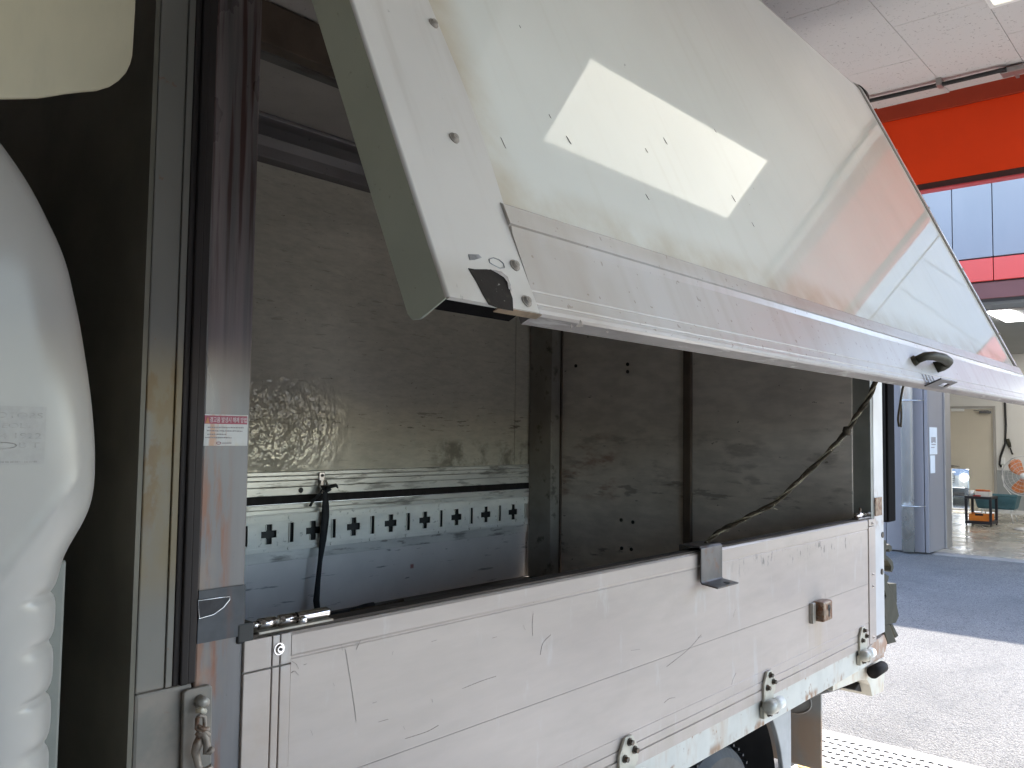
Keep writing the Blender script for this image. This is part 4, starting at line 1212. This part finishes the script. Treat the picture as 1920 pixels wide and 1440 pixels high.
# warning sticker
sy = GY - 0.0008
zt, zb = 1.5925, 1.5465
ws = MB().box(0.6405, 0.7115, sy + 0.001, sy + 0.0026, zb, zt).build('warning_sticker', 'warn_white', tk, label='white sticker with a dark red heading and rust runs')
MB().box(0.6405, 0.7100, sy + 0.0004, sy + 0.0009, 1.5785, 1.5908).build('heading', 'warn_red', ws)
MB().prism([(0.6415, 1.5793), (0.6480, 1.5793), (0.6452, 1.5890)], 1, sy - 0.0002, sy + 0.0003).build('warning_mark', 'print_orange', ws)
text('heading_text', '경고음 발생시 해제 방법', 0.0088, (0.6488, sy + 0.0002, 1.5815), (1, 0, 0), (0, 0, 1), 'print_white', ws, width=0.0598, depth=0.0002)
fp_ = MB()
rnd = random.Random(3)
for r_, (xa, xb) in enumerate(((0.6465, 0.7045), (0.6455, 0.7025), (0.6460, 0.6760), (0.6425, 0.6850))):
    x = xa
    z = 1.5735 - 0.0050*r_
    while x < xb:
        l_ = rnd.uniform(0.0012, 0.0042)
        fp_.box(x, min(x + l_, xb), sy + 0.0002, sy + 0.0008, z - rnd.uniform(.0008, .0011), z + rnd.uniform(.0004, .0009))
        x += l_ + rnd.uniform(0.0004, 0.0012)
for k in range(7):
    fp_.box(0.6700 + 0.0022*k, 0.6716 + 0.0022*k, sy + 0.0002, sy + 0.0008, 1.5497, 1.5512)
fp_.build('fine_print', 'print_grey', ws)
MB().tube([(0.6640 + 0.0035*math.cos(t), sy + 0.0004, 1.5505 + 0.0017*math.sin(t)) for t in np.linspace(0, math.tau, 20)], 0.0004, 5).build('oval_mark', 'warn_red', ws)

# ---- far side: closed wing panel, rails, inner gate with lashing track
MB().box(0.72, 3.30, FYI, FYI + 0.02, 1.412, 2.62).build('far_wing_panel', 'inside', tk)
fr_ = MB()
for (za, zc, yo) in ((1.395, 1.410, -0.010), (1.377, 1.3935, -0.016), (1.352, 1.3755, -0.014), (1.318, 1.3505, -0.008)):
    fr_.box(0.72, 3.46, FYI + yo, FYI + 0.02, za, zc)
fr_.build('far_wing_rail', 'inside_rail', tk, bevel=0.002)
MB().box(3.30, 3.46, FYI - 0.004, FYI + 0.02, 1.412, 2.62).build('far_wing_stile', 'inside', tk)
MB().box(0.72, 3.46, FYI + 0.012, FYI + 0.02, 1.285, 1.317).build('far_gap_seal', 'rubber', tk)
for x in (2.008, 2.135):
    MB().cyl((x, FYI - 0.009, 1.336), (x, FYI - 0.0075, 1.336), 0.011, n=14).build('rail_hole', 'black', tk)
fg = MB().box(0.72, 3.455, FYI + 0.012, FYI + 0.03, 0.835, 1.284).build('far_gate', 'inside_gate', tk)
for (za, zc, yo) in ((1.266, 1.2835, -0.004), (1.2475, 1.264, 0.002), (1.064, 1.1045, 0.006)):
    MB().box(0.72, 3.42, FYI + yo, FYI + 0.0119, za, zc).build('gate_rib', 'inside_rail', fg, bevel=0.0015)
MB().box(3.421, 3.455, FYI + 0.002, FYI + 0.0119, 0.84, 1.265).build('gate_stile', 'inside_gate', fg, bevel=0.002)
TYF = FYI - 0.004
zlist = [1.106, 1.136, 1.160, 1.188, 1.212, 1.2455]
xs_, typ = [0.74], []
per = 0.2028
x_ = 1.869 - per*5
cells = []
while x_ < 3.36:
    # cross: wide arm +-0.027, stem +-0.012
    for d_ in (-0.034, -0.014, 0.014, 0.034):
        xs_.append(x_ + d_)
    cells.append(('c', x_))
    if x_ + per/2 < 3.40:
        xs_ += [x_ + per/2 - 0.0105, x_ + per/2 + 0.0105]
        cells.append(('s', x_ + per/2))
    x_ += per
xs_.append(3.405)
xs_ = sorted(xs_)


def solid_track(i, j):
    xm = (xs_[i] + xs_[i + 1])/2
    zm = (zlist[j] + zlist[j + 1])/2
    for k_, xc in cells:
        if k_ == 'c':
            if abs(xm - xc) < 0.014 and 1.136 < zm < 1.212:
                return False
            if abs(xm - xc) < 0.034 and 1.160 < zm < 1.188:
                return False
        elif abs(xm - xc) < 0.0105 and 1.136 < zm < 1.212:
            return False
    return True


tko = MB().plate(xs_, zlist, solid_track, lambda u, v, w_: (u, TYF - w_, v), 0.004).build('lashing_track', 'track', fg)
MB().box(0.745, 3.40, FYI + 0.0035, FYI + 0.0115, 1.12, 1.225).build('track_cavity', 'black', tko)
MB().box(0.74, 3.405, TYF - 0.0075, TYF - 0.0045, 1.106, 1.1235).box(0.74, 3.405, TYF - 0.0075, TYF - 0.0045, 1.2205, 1.2455).build('track_edge', 'track', tko, bevel=0.001)
lipm = MB()
for k_, xc in cells:
    if xc < 1.5:
        continue
    if k_ == 'c':
        for s_ in (-1, 1):
            lipm.box(xc - 0.034, xc - 0.015, TYF - 0.0075, TYF - 0.0035, 1.174 + s_*0.014 - 0.0015, 1.174 + s_*0.014 + 0.0015)
        lipm.box(xc - 0.0165, xc - 0.0142, TYF - 0.009, TYF - 0.0035, 1.138, 1.158)
        lipm.box(xc - 0.0165, xc - 0.0142, TYF - 0.009, TYF - 0.0035, 1.190, 1.211)
    else:
        lipm.box(xc - 0.0140, xc - 0.0107, TYF - 0.010, TYF - 0.0035, 1.136, 1.212)
lipm.build('track_lip', 'track', tko, kind='stuff')
for k in range(8):
    xk = 1.955 + 0.2028*k
    for z in (1.1150, 1.2340):
        MB().cyl((xk, TYF - 0.0075, z), (xk, TYF - 0.011, z), 0.007, 0.005, n=10).build('rivet', 'track', tko)
# far corner post, rear doors, inside
MB().box(3.40, 3.487, 2.70, 2.845, 0.84, 2.75).build('rear_corner_post', 'post_in', tk, bevel=0.004)
MB().box(3.470, 3.487, 2.690, 2.699, 0.84, 2.75).build('corner_seal', 'seam_in', tk)
MB().box(3.478, 3.50, 1.985, 2.688, 0.84, 2.75).build('rear_door', 'door_in', tk)
MB().box(3.478, 3.50, 1.225, 1.940, 0.84, 2.75).build('rear_door', 'door_in', tk)
MB().box(3.465, 3.50, 1.942, 1.983, 0.84, 2.75).build('door_joint', 'seam_in', tk, bevel=0.004)
MB().box(3.488, 3.515, 1.156, 1.223, 0.84, 2.75).build('near_jamb', 'jamb_shaded', tk)  # inner face of the rear post, its shade put into the dark colour
dots = MB()
for (a, b) in ((1165, 975), (1187, 979), (1166, 1028), (1184, 1030), (1177, 683), (1177, 697), (1080, 686)):
    p = on(0, 3.478, a, b)
    dots.cyl((3.4785, p[1], p[2]), (3.475, p[1], p[2]), 0.009, n=10)
dots.build('door_bolts', 'black', tk)
MB().box(0.72, 3.48, GY + T + 0.01, FYI + 0.01, 0.775, 0.838).build('bed_floor', 'bed', tk)
# roof of the far side and its beams
MB().box(0.60, 3.70, 2.10, FYI + 0.0, 2.745, 2.78).build('far_roof', 'roof_in', tk)
MB().box(0.60, 3.78, FYI + 0.021, FYI + 0.04, 1.29, 2.78).build('far_wing_skin', 'wing_skin', tk)
tr_ = [(FYI - 0.035, 2.612), (FYI - 0.004, 2.598), (FYI - 0.001, 2.598), (FYI - 0.001, 2.744), (FYI - 0.13, 2.744), (FYI - 0.13, 2.728), (FYI - 0.075, 2.72), (FYI - 0.045, 2.69), (FYI - 0.035, 2.655)]
MB().prism(tr_, 0, 0.72, 3.47).build('top_rail', 'top_rail', tk, bevel=0.003)
MB().box(0.60, 3.70, 2.235, 2.29, 2.715, 2.744).build('roof_beam', 'beam_in', tk, bevel=0.003)
MB().box(0.60, 3.70, 2.13, 2.20, 2.70, 2.744).build('roof_beam', 'beam_in', tk, bevel=0.003)
MB().box(0.60, 3.70, 2.035, 2.085, 2.64, 2.76).build('ridge_beam', 'seam_in', tk, bevel=0.004)
MB().box(0.55, 0.60, GY + 0.07, 2.86, 2.60, 2.74).build('front_top_beam', 'beam_in', tk)

# ---- raised near wing
WA = R(65.3)
WO = Vector((0, 0.636, 1.711))
WD = Vector((0, math.cos(WA), math.sin(WA)))
WN = Vector((0, -math.sin(WA), math.cos(WA)))


def W(x, v, n):
    p = WO + WD*v + WN*n
    return (x, p.y, p.z)


def onw(px, py, n=0.0):
    d = Vector(ray(px, py))
    o = WO + WN*n
    t = (o - Vector(EYE)).dot(WN)/d.dot(WN)
    p = Vector(EYE) + d*t
    return p.x, (p - WO).dot(WD)


wing = thing('raised_wing', '', '', (2.2, 1.0, 2.2))
del wing['label'], wing['category']
hang(wing, tk)
WX0, WX1 = 0.618, 3.79
VT = 1.53
RC = 0.09


def wing_path(off):
    """(v, n) path of the skin from the rail up and round the top corner into the roof"""
    pts = [(0.16, off), (0.5, off), (0.9, off), (1.2, off), (VT - 0.006, off), (VT, off)]
    for t in np.linspace(0, math.pi/2, 10)[1:]:
        pts.append((VT + (RC + off)*math.sin(t), -RC + (RC + off)*math.cos(t)))
    for k in (0.2, 0.5, 0.9):
        pts.append((VT + RC + off, -RC - k))
    return pts


rows_ = []
for off in (0.0, -0.022):
    pth = wing_path(off)
    rows_.append(pth)
sk = MB(W)
nx = 40
xsn = np.linspace(WX0 + 0.152, WX1 - 0.032, nx)
sk.grid([[(x, v, n) for x in xsn] for v, n in rows_[0]])
sk.grid([[(x, v, n) for x in xsn] for v, n in rows_[1]])
wsk = sk.build('wing_panel', 'wing_skin', wing, smooth=True)
# small chips in the panel
chips = MB(W)
for (px, py, ww, hh) in ((1064, 262, .012, .016), (1246, 264, .010, .016), (1211, 282, .006, .010), (1212, 369, .010, .012), (1340, 245, .008, .010), (1374, 372, .012, .018), (1411, 421, .006, .012), (1030, 218, .005, .008), (942, 268, .006, .02), (974, 50, .004, .006)):
    ww, hh = ww*0.45, hh*0.45
    x, v = onw(px, py)
    chips.prism([(x, v + hh), (x + ww*.5, v + hh*.4), (x + ww, v - hh), (x + ww*.4, v - hh*.5)], 2, 0.0003, 0.0009)
chips.build('paint_chips', 'scratch_dark', wsk, kind='stuff')
# front cap: outer strip and the flange that turns in
n0 = 0.006
cap = []
cth = wing_path(n0)[1:]
cpath = [(-0.002, n0), (0.10, n0)] + [(v, n) for v, n in [(0.16, n0)]] + cth
cm = MB(W)
cx = lambda v: WX0 + 0.150 + 0.016*math.exp(-((v - 0.30)/0.18)**2)
cpath = cpath[:3] + [(v_, n0) for v_ in np.linspace(0.19, 0.9, 16)] + [p for p in cpath[3:] if p[0] > 0.91]
cm.grid([[(x, v, n) for x in (WX0 + 0.004, 0.69, cx(v))] for v, n in cpath])
cm.grid([[(x, v, n - 0.006) for x in (WX0 + 0.004, cx(v))] for v, n in cpath])
cm.add([(cx(v), v, n - d_) for v, n in cpath for d_ in (0, 0.006)], [(2*i, 2*i + 1, 2*i + 3, 2*i + 2) for i in range(len(cpath) - 1)])
cm.quad((WX0 + 0.004, -0.002, n0), (WX0 + 0.150, -0.002, n0), (WX0 + 0.150, -0.002, n0 - 0.006), (WX0 + 0.004, -0.002, n0 - 0.006))
cap = cm.build('front_cap', 'wing_cap', wing, smooth=False)
# rounded front edge
fe = []
for t in np.linspace(0, math.pi/2, 6):
    fe.append([(WX0 + 0.004 - 0.004*math.sin(t), v, n - 0.004*(1 - math.cos(t))) for v, n in cpath])
MB(W).grid(fe).build('cap_edge', 'wing_cap', cap, smooth=True)
fl_pts = [(0.639, 1.709), (0.671, 1.691), (0.684, 1.691), (0.690, 1.694)]
P2 = [Vector((0, y, z)) for y, z in fl_pts]
low = [((p - WO).dot(WD), (p - WO).dot(WN)) for p in P2]
flp = [(-0.002, n0 - 0.004), low[1], low[2], (low[3][0] + 0.004, low[3][1])]
flp += [(1.44, low[3][1] - 0.004), (1.44, n0 - 0.004)]
MB(W).prism(flp, 0, WX0, WX0 + 0.003).build('cap_flange', 'flange', cap, bevel=0.001)
for s_ in ((807, 50), (845, 265), (958, 503), (980, 570)):
    a, b = onw(*s_)
    c_ = Vector(W(a, b, n0))
    screw(cap, c_, WN, 0.0062)
for vv in (0.63, 0.84, 1.06, 1.28):
    screw(cap, Vector(W(0.74, vv, n0)), WN, 0.0062)
# torn hole in the cap corner, showing dark metal
hp = [onw(*p, 0.0065) for p in ((878, 503), (890, 505), (912, 505), (935, 509), (948, 518), (955, 532), (957, 548), (961, 560), (962, 583), (935, 578), (916, 571), (905, 552), (893, 528))]
hl = MB(W).prism([(a, b) for a, b in hp], 2, n0 + 0.0003, n0 + 0.0009).build('worn_patch', 'raw_hole', cap, label='bare blackened patch worn through the paint')
hp2 = [onw(*p, 0.0065) for p in ((917, 506), (938, 510), (950, 520), (956, 535), (956, 545), (952, 543), (950, 530), (943, 521), (932, 514))]
MB(W).prism([(a, b) for a, b in hp2], 2, n0 + 0.001, n0 + 0.002).build('bent_edge', 'silver', cap)
hp3 = [onw(*p, 0.0065) for p in ((878, 477), (897, 477), (903, 483), (890, 487), (881, 487))]
MB(W).prism([(a, b) for a, b in hp3], 2, n0 + 0.0003, n0 + 0.0008).build('scuff', 'worn', cap)
hp4 = [onw(*p, 0.0065) for p in ((917, 486), (925, 483), (936, 487), (944, 494), (946, 502), (938, 503), (926, 497), (918, 492))]
MB(W).tube([(a, b, n0 + 0.0004) for a, b in hp4 + hp4[:1]], 0.0007, 5).build('scratch', 'worn', cap)
# bottom rail
rl = MB(W)
rp_ = [(0.1575, 0.0), (0.1575, 0.004), (0.150, 0.010), (0.1215, 0.0105), (0.1195, 0.0045), (0.1175, 0.0105), (0.1060, 0.008), (0.030, 0.006), (0.0285, 0.0045), (0.0265, 0.006), (0.012, 0.006), (0.0105, 0.0048), (0.0085, 0.006), (0.003, 0.006), (0.0, 0.003), (0.0, -0.004), (0.1575, -0.004)]
rl.prism([(v, n) for v, n in rp_], 0, WX0 + 0.151, WX1 - 0.001)
rail = rl.build('bottom_rail', 'wing_alu', wing)
MB(W).box(WX0 + 0.152, WX1 - 0.004, 0.1185, 0.1205, 0.0042, 0.0060).build('rail_groove', 'groove', rail)
MB(W).box(WX0 + 0.152, WX1 - 0.032, 0.1576, 0.1600, -0.002, 0.0018).build('panel_seal', 'groove', rail)
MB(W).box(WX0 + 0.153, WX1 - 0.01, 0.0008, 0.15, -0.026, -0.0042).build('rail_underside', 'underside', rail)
MB(W).box(0.64, 0.7685, 0.012, 0.03, -0.040, -0.004).build('cap_void_dark', 'rubber_matt', wing)  # matt black block painting the shade of the void under the cap
MB(W).box(0.700, 0.775, -0.0032, -0.0022, -0.006, 0.004).build('corner_strip', 'tan_strip', wing)
MB(W).box(0.78, 3.7, 0.06, 0.16, -0.050, -0.027).build('inner_rail', 'beam_in', wing)
# paint chips on the lower lip
chip = MB(W)
for (a, b, ww, hh) in ((1076, 609, .018, .0035), (1083, 606, .010, .006), (1067, 612, .006, .003), (1135, 622, .006, .002)):
    x, v = onw(a, b, 0.006)
    chip.prism([(x, v - hh), (x + ww*.4, v - hh*.6), (x + ww, v - hh*.2), (x + ww*.8, v + hh), (x + ww*.4, v + hh*.3)], 2, 0.0062, 0.0068)
chip.build('paint_chip', 'screw', rail)
# pull handle
hdl = thing('pull_handle', '', '', W(2.42, 0.07, 0.02))
del hdl['label'], hdl['category']
hang(hdl, wing)
hx0, hv = 2.30, 0.058
hb = MB(W)
hb.tube([(hx0, hv, 0.006), (hx0, hv + 0.001, 0.016)], 0.013, 12)
hb.tube([(hx0, hv, 0.014), (hx0 + 0.02, hv + 0.003, 0.034), (hx0 + 0.07, hv + 0.004, 0.042), (hx0 + 0.15, hv + 0.003, 0.044), (hx0 + 0.215, hv + 0.001, 0.038), (hx0 + 0.235, hv, 0.028), (hx0 + 0.225, hv - 0.001, 0.016), (hx0 + 0.195, hv - 0.002, 0.006)], [0.010, 0.011, 0.012, 0.013, 0.013, 0.012, 0.014, 0.016], 12)
hb.build('grip', 'olive', hdl, smooth=True)
# slotted bracket at the lower edge
sbk = MB(W)
us_, vs2 = [2.325, 2.395, 2.455, 2.480], [-0.052, -0.038, -0.022, -0.008]
sbk.plate(us_, vs2, lambda i, j: not (i == 1 and j == 1), lambda u, v, w_: (u, -0.004 - w_, -v*-1 + 0.05), 0.004)
sbo = sbk.build('keeper_tab', 'bracket', wing, bevel=0.001)
for k in range(4):
    MB(W).box(2.318 + 0.030*k, 2.324 + 0.030*k, 0.0, 0.024, 0.0062, 0.0075).build('keeper_rib', 'chrome', wing)
# rear trim and its seal, following the wing profile
tp = [(0.16, 0.0)] + wing_path(0.0)[1:]
rm = MB(W)
rm.grid([[(x, v, n + d_) for (x, d_) in ((WX1 - 0.026, 0.001), (WX1 - 0.026, 0.007), (WX1, 0.007), (WX1, -0.05), (WX1 - 0.026, -0.05))] for v, n in tp])
rto = rm.build('rear_trim', 'wing_alu', wing)
rm = MB(W)
rm.grid([[(x, v, n + d_) for (x, d_) in ((WX1 - 0.031, -0.004), (WX1 - 0.031, 0.002), (WX1 - 0.0265, 0.002), (WX1 - 0.0265, -0.004))] for v, n in tp])
rm.build('trim_joint', 'groove', rto)
for vv in (0.30, 0.6, 0.9, 1.2):
    screw(rto, Vector(W(WX1 - 0.012, vv, 0.007)), WN, 0.004)
cs = []
for t in np.linspace(-0.7, 0.9, 12):
    cs.append([(x, VT - 0.01 + (RC + 0.010 + 0.005*math.sin(4*t))*math.sin(t), -RC + (RC + 0.010 + 0.005*math.sin(4*t))*math.cos(t)) for x in (WX1 + 0.002, WX1 + 0.05)])
o = MB(W).grid(cs).build('corner_rubber', 'rubber', wing, smooth=True)
o.modifiers.new('solid', 'SOLIDIFY').thickness = 0.008
# ribs under the raised wing
for x in (1.3, 2.1, 2.9):
    MB(W).box(x, x + 0.05, 0.17, 1.42, -0.05, -0.0225).build('inner_rib', 'roof_in', wing)
MB(W).box(0.63, 3.7, VT + RC - 0.07, VT + RC - 0.03, -0.98, -0.15).build('roof_lining', 'roof_in', wing)

# ---- cab
zt_ = [0.55, 0.8, 1.0, 1.161, 1.245, 1.362, 1.405, 1.425, 1.445, 1.466, 1.49, 1.525, 1.57, 1.62, 1.70, 1.781, 1.865, 1.923, 1.97, 2.01, 2.03]
xr_ = [.424, .425, .426, .426, .426, .426, .428, .437, .450, .461, .4655, .4660, .4625, .4555, .440, .419, .381, .342, .29, .20, .10]
KS = 1.024


def cab_xr(z):
    zz = 1.57 + (z - 1.57)/KS
    return KS*float(np.interp(zz, zt_, xr_)) + 0.007


def smooth_interp(z):
    s_, n_ = 0.0, 0.0
    for d_ in (-0.02, -0.01, 0, 0.01, 0.02):
        s_ += cab_xr(z + d_)
        n_ += 1
    return s_/n_


RK = 0.085
CYS = 1.072


def sstep(a, b, x):
    t = min(1, max(0, (x - a)/(b - a)))
    return t*t*(3 - 2*t)


def cab_row(z):
    xr = smooth_interp(z)
    ys = CYS + 0.05*sstep(1.75, 2.05, z)
    out = []
    path = [(x, ys, 0, -1) for x in np.concatenate((np.linspace(-1.3, 0.1, 12), np.linspace(0.12, xr - RK, 26)))]
    for t in np.linspace(0, math.pi/2, 16)[1:]:
        path.append((xr - RK + RK*math.sin(t), ys + RK - RK*math.cos(t), math.sin(t), -math.cos(t)))
    path += [(xr, y_, 1, 0) for y_ in np.linspace(ys + RK + 0.05, 2.02, 8)]
    for (x, y_, nx_, ny_) in path:
        d = 0.0
        # soft crease rising to the rear
        zc = 1.41 + (x - 0.364)*1.353
        if x < 0.50:
            q = z - zc
            d += 0.003*math.exp(-(q/0.007)**2)*sstep(0.20, 0.30, x)*(1 - sstep(0.2, 0.7, nx_))
            d -= 0.003*(1 - sstep(-0.07, 0.0, q))*sstep(0.2, 0.4, x)*(1 - sstep(0.2, 0.7, nx_))
        # pressed ribs low on the corner
        if z < 1.41:
            ph = (z - 1.369)/0.0605
            f = ph - math.floor(ph)
            pil = max(0.0, 1 - abs(2*f - 1)**3.2)**0.6
            d += (-0.009 + 0.009*pil)*sstep(0.372, 0.418, x)*(1 - sstep(1.385, 1.41, z))*(1 - sstep(0.97, 1.0, nx_))
        out.append((x + nx_*d, y_ + ny_*d, z))
    return out


zs_ = np.concatenate((np.linspace(0.45, 1.02, 14), np.linspace(1.025, 1.60, 130), np.linspace(1.61, 2.05, 48)))
cabm = MB().grid([cab_row(z) for z in zs_])
top = cab_row(2.05)
cabm.add(top + [(p[0], 2.02, 2.06) for p in top], [(i, i + 1, len(top) + i + 1, len(top) + i) for i in range(len(top) - 1)])
cab = cabm.build('cab', 'cab', tk, smooth=True)
# far half of the cab as a plain shell
MB().box(-1.30, 0.40, 2.021, 2.95, 0.45, 2.0).build('far_side', 'cab', cab, bevel=0.06)
MB().box(0.40, 0.4495, 1.128, 1.20, 0.6, 1.405).build('rear_flange', 'cab_flange', cab, bevel=0.004)
# faded imprint of an old plate sticker on the cab side
dg = MB().prism([(0.255, 1.527), (0.392, 1.527), (0.398, 1.531), (0.398, 1.587), (0.394, 1.591), (0.255, 1.591)], 1, CYS - 0.0022, CYS + 0.002)
dgo = None


def cab_y(x, z):
    """near side height of the cab skin at (x, z)"""
    row = cab_row(z)
    xs2 = [p[0] for p in row[:42]]
    return float(np.interp(x, xs2, [p[1] for p in row[:42]]))


gx = np.linspace(0.235, 0.3965, 18)
gz = np.linspace(1.527, 1.594, 10)
dgo = MB().grid([[(x, cab_y(x, z) - 0.0006, z) for x in gx] for z in gz]).build('sticker_ghost', 'cab_ghost', cab, smooth=True)


def ghost_text(body, size, x1, z, width):
    o_ = text('faded_print', body, size, (x1 - width, CYS, z), (1, 0, 0), (0, 0, 1), 'cab_print', dgo, width=width, depth=0.0)
    base = world_loc(o_)
    for v in o_.data.vertices:
        v.co.y = cab_y(v.co.x, v.co.z) - 0.0009
    return o_


ghost_text('KIA MOTORS', 0.0090, 0.3925, 1.5805, 0.088)
ghost_text('CV1.(3EOLT', 0.0080, 0.383, 1.5690, 0.074)
ghost_text('-1.4 1922', 0.0090, 0.392, 1.5570, 0.060)
ghost_text('B T', 0.0085, 0.3905, 1.5465, 0.022)
o_ = MB().tube([(0.352 + 0.014*math.cos(t), cab_y(0.352, 1.549) - 0.0009, 1.549 + 0.0035*math.sin(t)) for t in np.linspace(0, math.tau, 24)], 0.0006, 5).build('faded_oval', 'cab_print', dgo)
f_ = MB()
for k in range(22):
    f_.box(0.28 + 0.005*k, 0.2836 + 0.005*k, cab_y(0.33, 1.53) - 0.0009, cab_y(0.33, 1.53) - 0.0004, 1.5292, 1.5312)
f_.build('faded_line', 'cab_print', dgo)
# roof fairing over the cab
dfl = []
pd = [on(1, 1.09, *p) for p in ((-60, 187), (0, 186), (40, 185.5), (70, 184.5), (95, 181), (120, 176.5), (150, 173), (180, 170.5), (205, 163), (222, 152), (236, 137), (244, 120), (248, 104), (250, 70), (253, 20), (256, -60), (260, -200), (150, -420), (-60, -520))]
MB().prism([(p[0], p[2]) for p in pd] + [(-0.6, pd[-1][2] - 0.1), (-0.9, pd[0][2])], 1, 1.088, 1.094).build('roof_fairing', 'deflector', tk, bevel=0.002)
MB().box(-0.6, 0.30, 1.16, 2.9, 2.06, 2.35).build('fairing_core', 'deflector', tk, bevel=0.03)

# ================================================================== ROPES AND STRAPS
# black strap tied to a clip on the far rail
stp = thing('strap', 'black webbing strap hanging from a metal clip on the far rail', 'strap', (2.09, FYI, 0.86))
ys_ = FYI - 0.03
cen = [(2.100, ys_ + 0.008, 1.352), (2.107, ys_ - 0.004, 1.318), (2.112, ys_, 1.27), (2.112, ys_, 1.225), (2.104, ys_, 1.14), (2.092, ys_, 1.05), (2.084, ys_, 0.97), (2.079, ys_, 0.90), (2.078, ys_ - 0.01, 0.862)]
wds = [0.010, 0.012, 0.016, 0.017, 0.014, 0.008, 0.010, 0.014, 0.013]
rr_ = []
for (x, y_, z), wd in zip(cen, wds):
    tw = 1.2*math.sin((z - 0.86)*7)
    rr_.append([(x - wd*1.0, y_ + 0.004*math.sin(tw), z), (x, y_ - 0.002, z), (x + wd, y_ - 0.004*math.sin(tw), z)])
o = MB().grid(rr_).build('webbing', 'strap', stp, smooth=True)
o.modifiers.new('solid', 'SOLIDIFY').thickness = 0.002
for pts_ in ([(2.098, ys_ - 0.004, 1.345), (2.075, ys_ - 0.012, 1.320), (2.052, ys_, 1.295), (2.045, ys_ + 0.01, 1.272)],
             [(2.105, ys_ - 0.008, 1.342), (2.135, ys_ - 0.014, 1.350), (2.160, ys_ - 0.006, 1.352), (2.168, ys_, 1.343)],
             [(2.085, ys_ - 0.012, 1.342), (2.105, ys_ - 0.018, 1.333), (2.125, ys_ - 0.010, 1.340)]):
    MB().tube(pts_, 0.009, 8, flat=0.4).build('loose_end', 'strap', stp, smooth=True)
MB().box(2.086, 2.112, FYI - 0.022, FYI - 0.0165, 1.345, 1.405).build('clip_plate', 'chrome', stp, bevel=0.003)
MB().cyl((2.099, FYI - 0.022, 1.392), (2.099, FYI - 0.025, 1.392), 0.006, n=10).build('clip_rivet', 'black', stp)
MB().tube([(2.086, FYI - 0.026, 1.372), (2.078, FYI - 0.034, 1.350), (2.086, FYI - 0.04, 1.334), (2.112, FYI - 0.04, 1.334), (2.120, FYI - 0.034, 1.350), (2.112, FYI - 0.026, 1.372)], 0.0045, 8).build('clip_ring', 'screw', stp, smooth=True)
tl = [(2.078, ys_ - 0.02, 0.855), (2.10, ys_ - 0.06, 0.846), (2.16, ys_ - 0.07, 0.848), (2.22, ys_ - 0.05, 0.846), (2.30, ys_ - 0.035, 0.850), (2.36, ys_ - 0.02, 0.847)]
MB().tube(tl, 0.012, 8, flat=0.4).build('tail', 'strap', stp, smooth=True)
cb_ = MB().tube([(2.20, 2.78, 0.846), (2.28, 2.74, 0.852), (2.36, 2.76, 0.848), (2.5, 2.79, 0.848)], 0.008, 7).build('cord', 'rope', smooth=True)
tag(cb_, 'dirty cord lying along the far edge of the truck bed', 'cord')


# frayed pull rope from the wing edge to the gate bracket
rpp = [(1648, 700), (1637, 728), (1620, 760), (1604, 783), (1588, 808), (1562, 838), (1528, 872), (1490, 909), (1450, 944), (1412, 964), (1378, 981), (1350, 996), (1328, 1014), (1321, 1028)]
rpt = [tuple(on(0, 2.17 - 0.006*i*0, *p)) for i, p in enumerate(rpp)]
cl_ = catmull(rpt, 14)
rope = thing('pull_rope', 'frayed brown pull rope sagging from wing edge to gate bracket', 'rope', tuple(cl_[-1]))
for s_, (mat, rr, ph) in enumerate((('rope', 0.0038, 0.0), ('rope', 0.0038, math.pi*2/3), ('rope_pale', 0.0020, math.pi*4/3))):
    pts_ = []
    for i, p in enumerate(cl_):
        t = i*0.22 + ph
        d = (cl_[min(i + 1, len(cl_) - 1)] - cl_[max(i - 1, 0)]).normalized()
        u_ = d.cross(Vector((1, 0, 0))).normalized()
        v_ = d.cross(u_)
        pts_.append(p + (u_*math.cos(t) + v_*math.sin(t))*0.0036)
    MB().tube(pts_, rr, 7).build('strand', mat, rope, smooth=True)
fz_ = MB()
rnd = random.Random(11)
for k in range(46):
    p = cl_[rnd.randrange(len(cl_)//3, len(cl_) - 2)]
    d = Vector((rnd.uniform(-1, 1), rnd.uniform(-1, 1), rnd.uniform(-1, 1))).normalized()
    q = p + d*rnd.uniform(0.012, 0.028)
    m_ = (p + q)/2 + Vector((rnd.uniform(-.006, .006), rnd.uniform(-.006, .006), rnd.uniform(-.006, .006)))
    fz_.tube([p, m_, q], 0.0005, 4)
fz_.build('frayed_fibres', 'rope_pale', rope, kind='stuff')
MB().lathe([(-0.012, 0), (-0.011, 0.008), (0, 0.011), (0.011, 0.008), (0.012, 0)], tuple(cl_[len(cl_)*4//13]), 2, 10).build('knot', 'rope', rope, smooth=True)
# short dark cord under the wing edge
cw = [on(0, 2.24, *p) for p in ((1694, 722), (1690, 742), (1687, 762), (1684, 785), (1686, 800))]
cc = MB().tube(catmull([tuple(p) for p in cw], 6), 0.0028, 7)
cw = [on(0, 2.25, *p) for p in ((1692, 728), (1689, 752), (1690, 775), (1689, 801))]
cc.tube(catmull([tuple(p) for p in cw], 6), 0.0024, 7)
o = cc.build('cord_end', 'rope', smooth=True)
tag(o, 'short dark cord end dangling below the raised wing edge', 'cord')
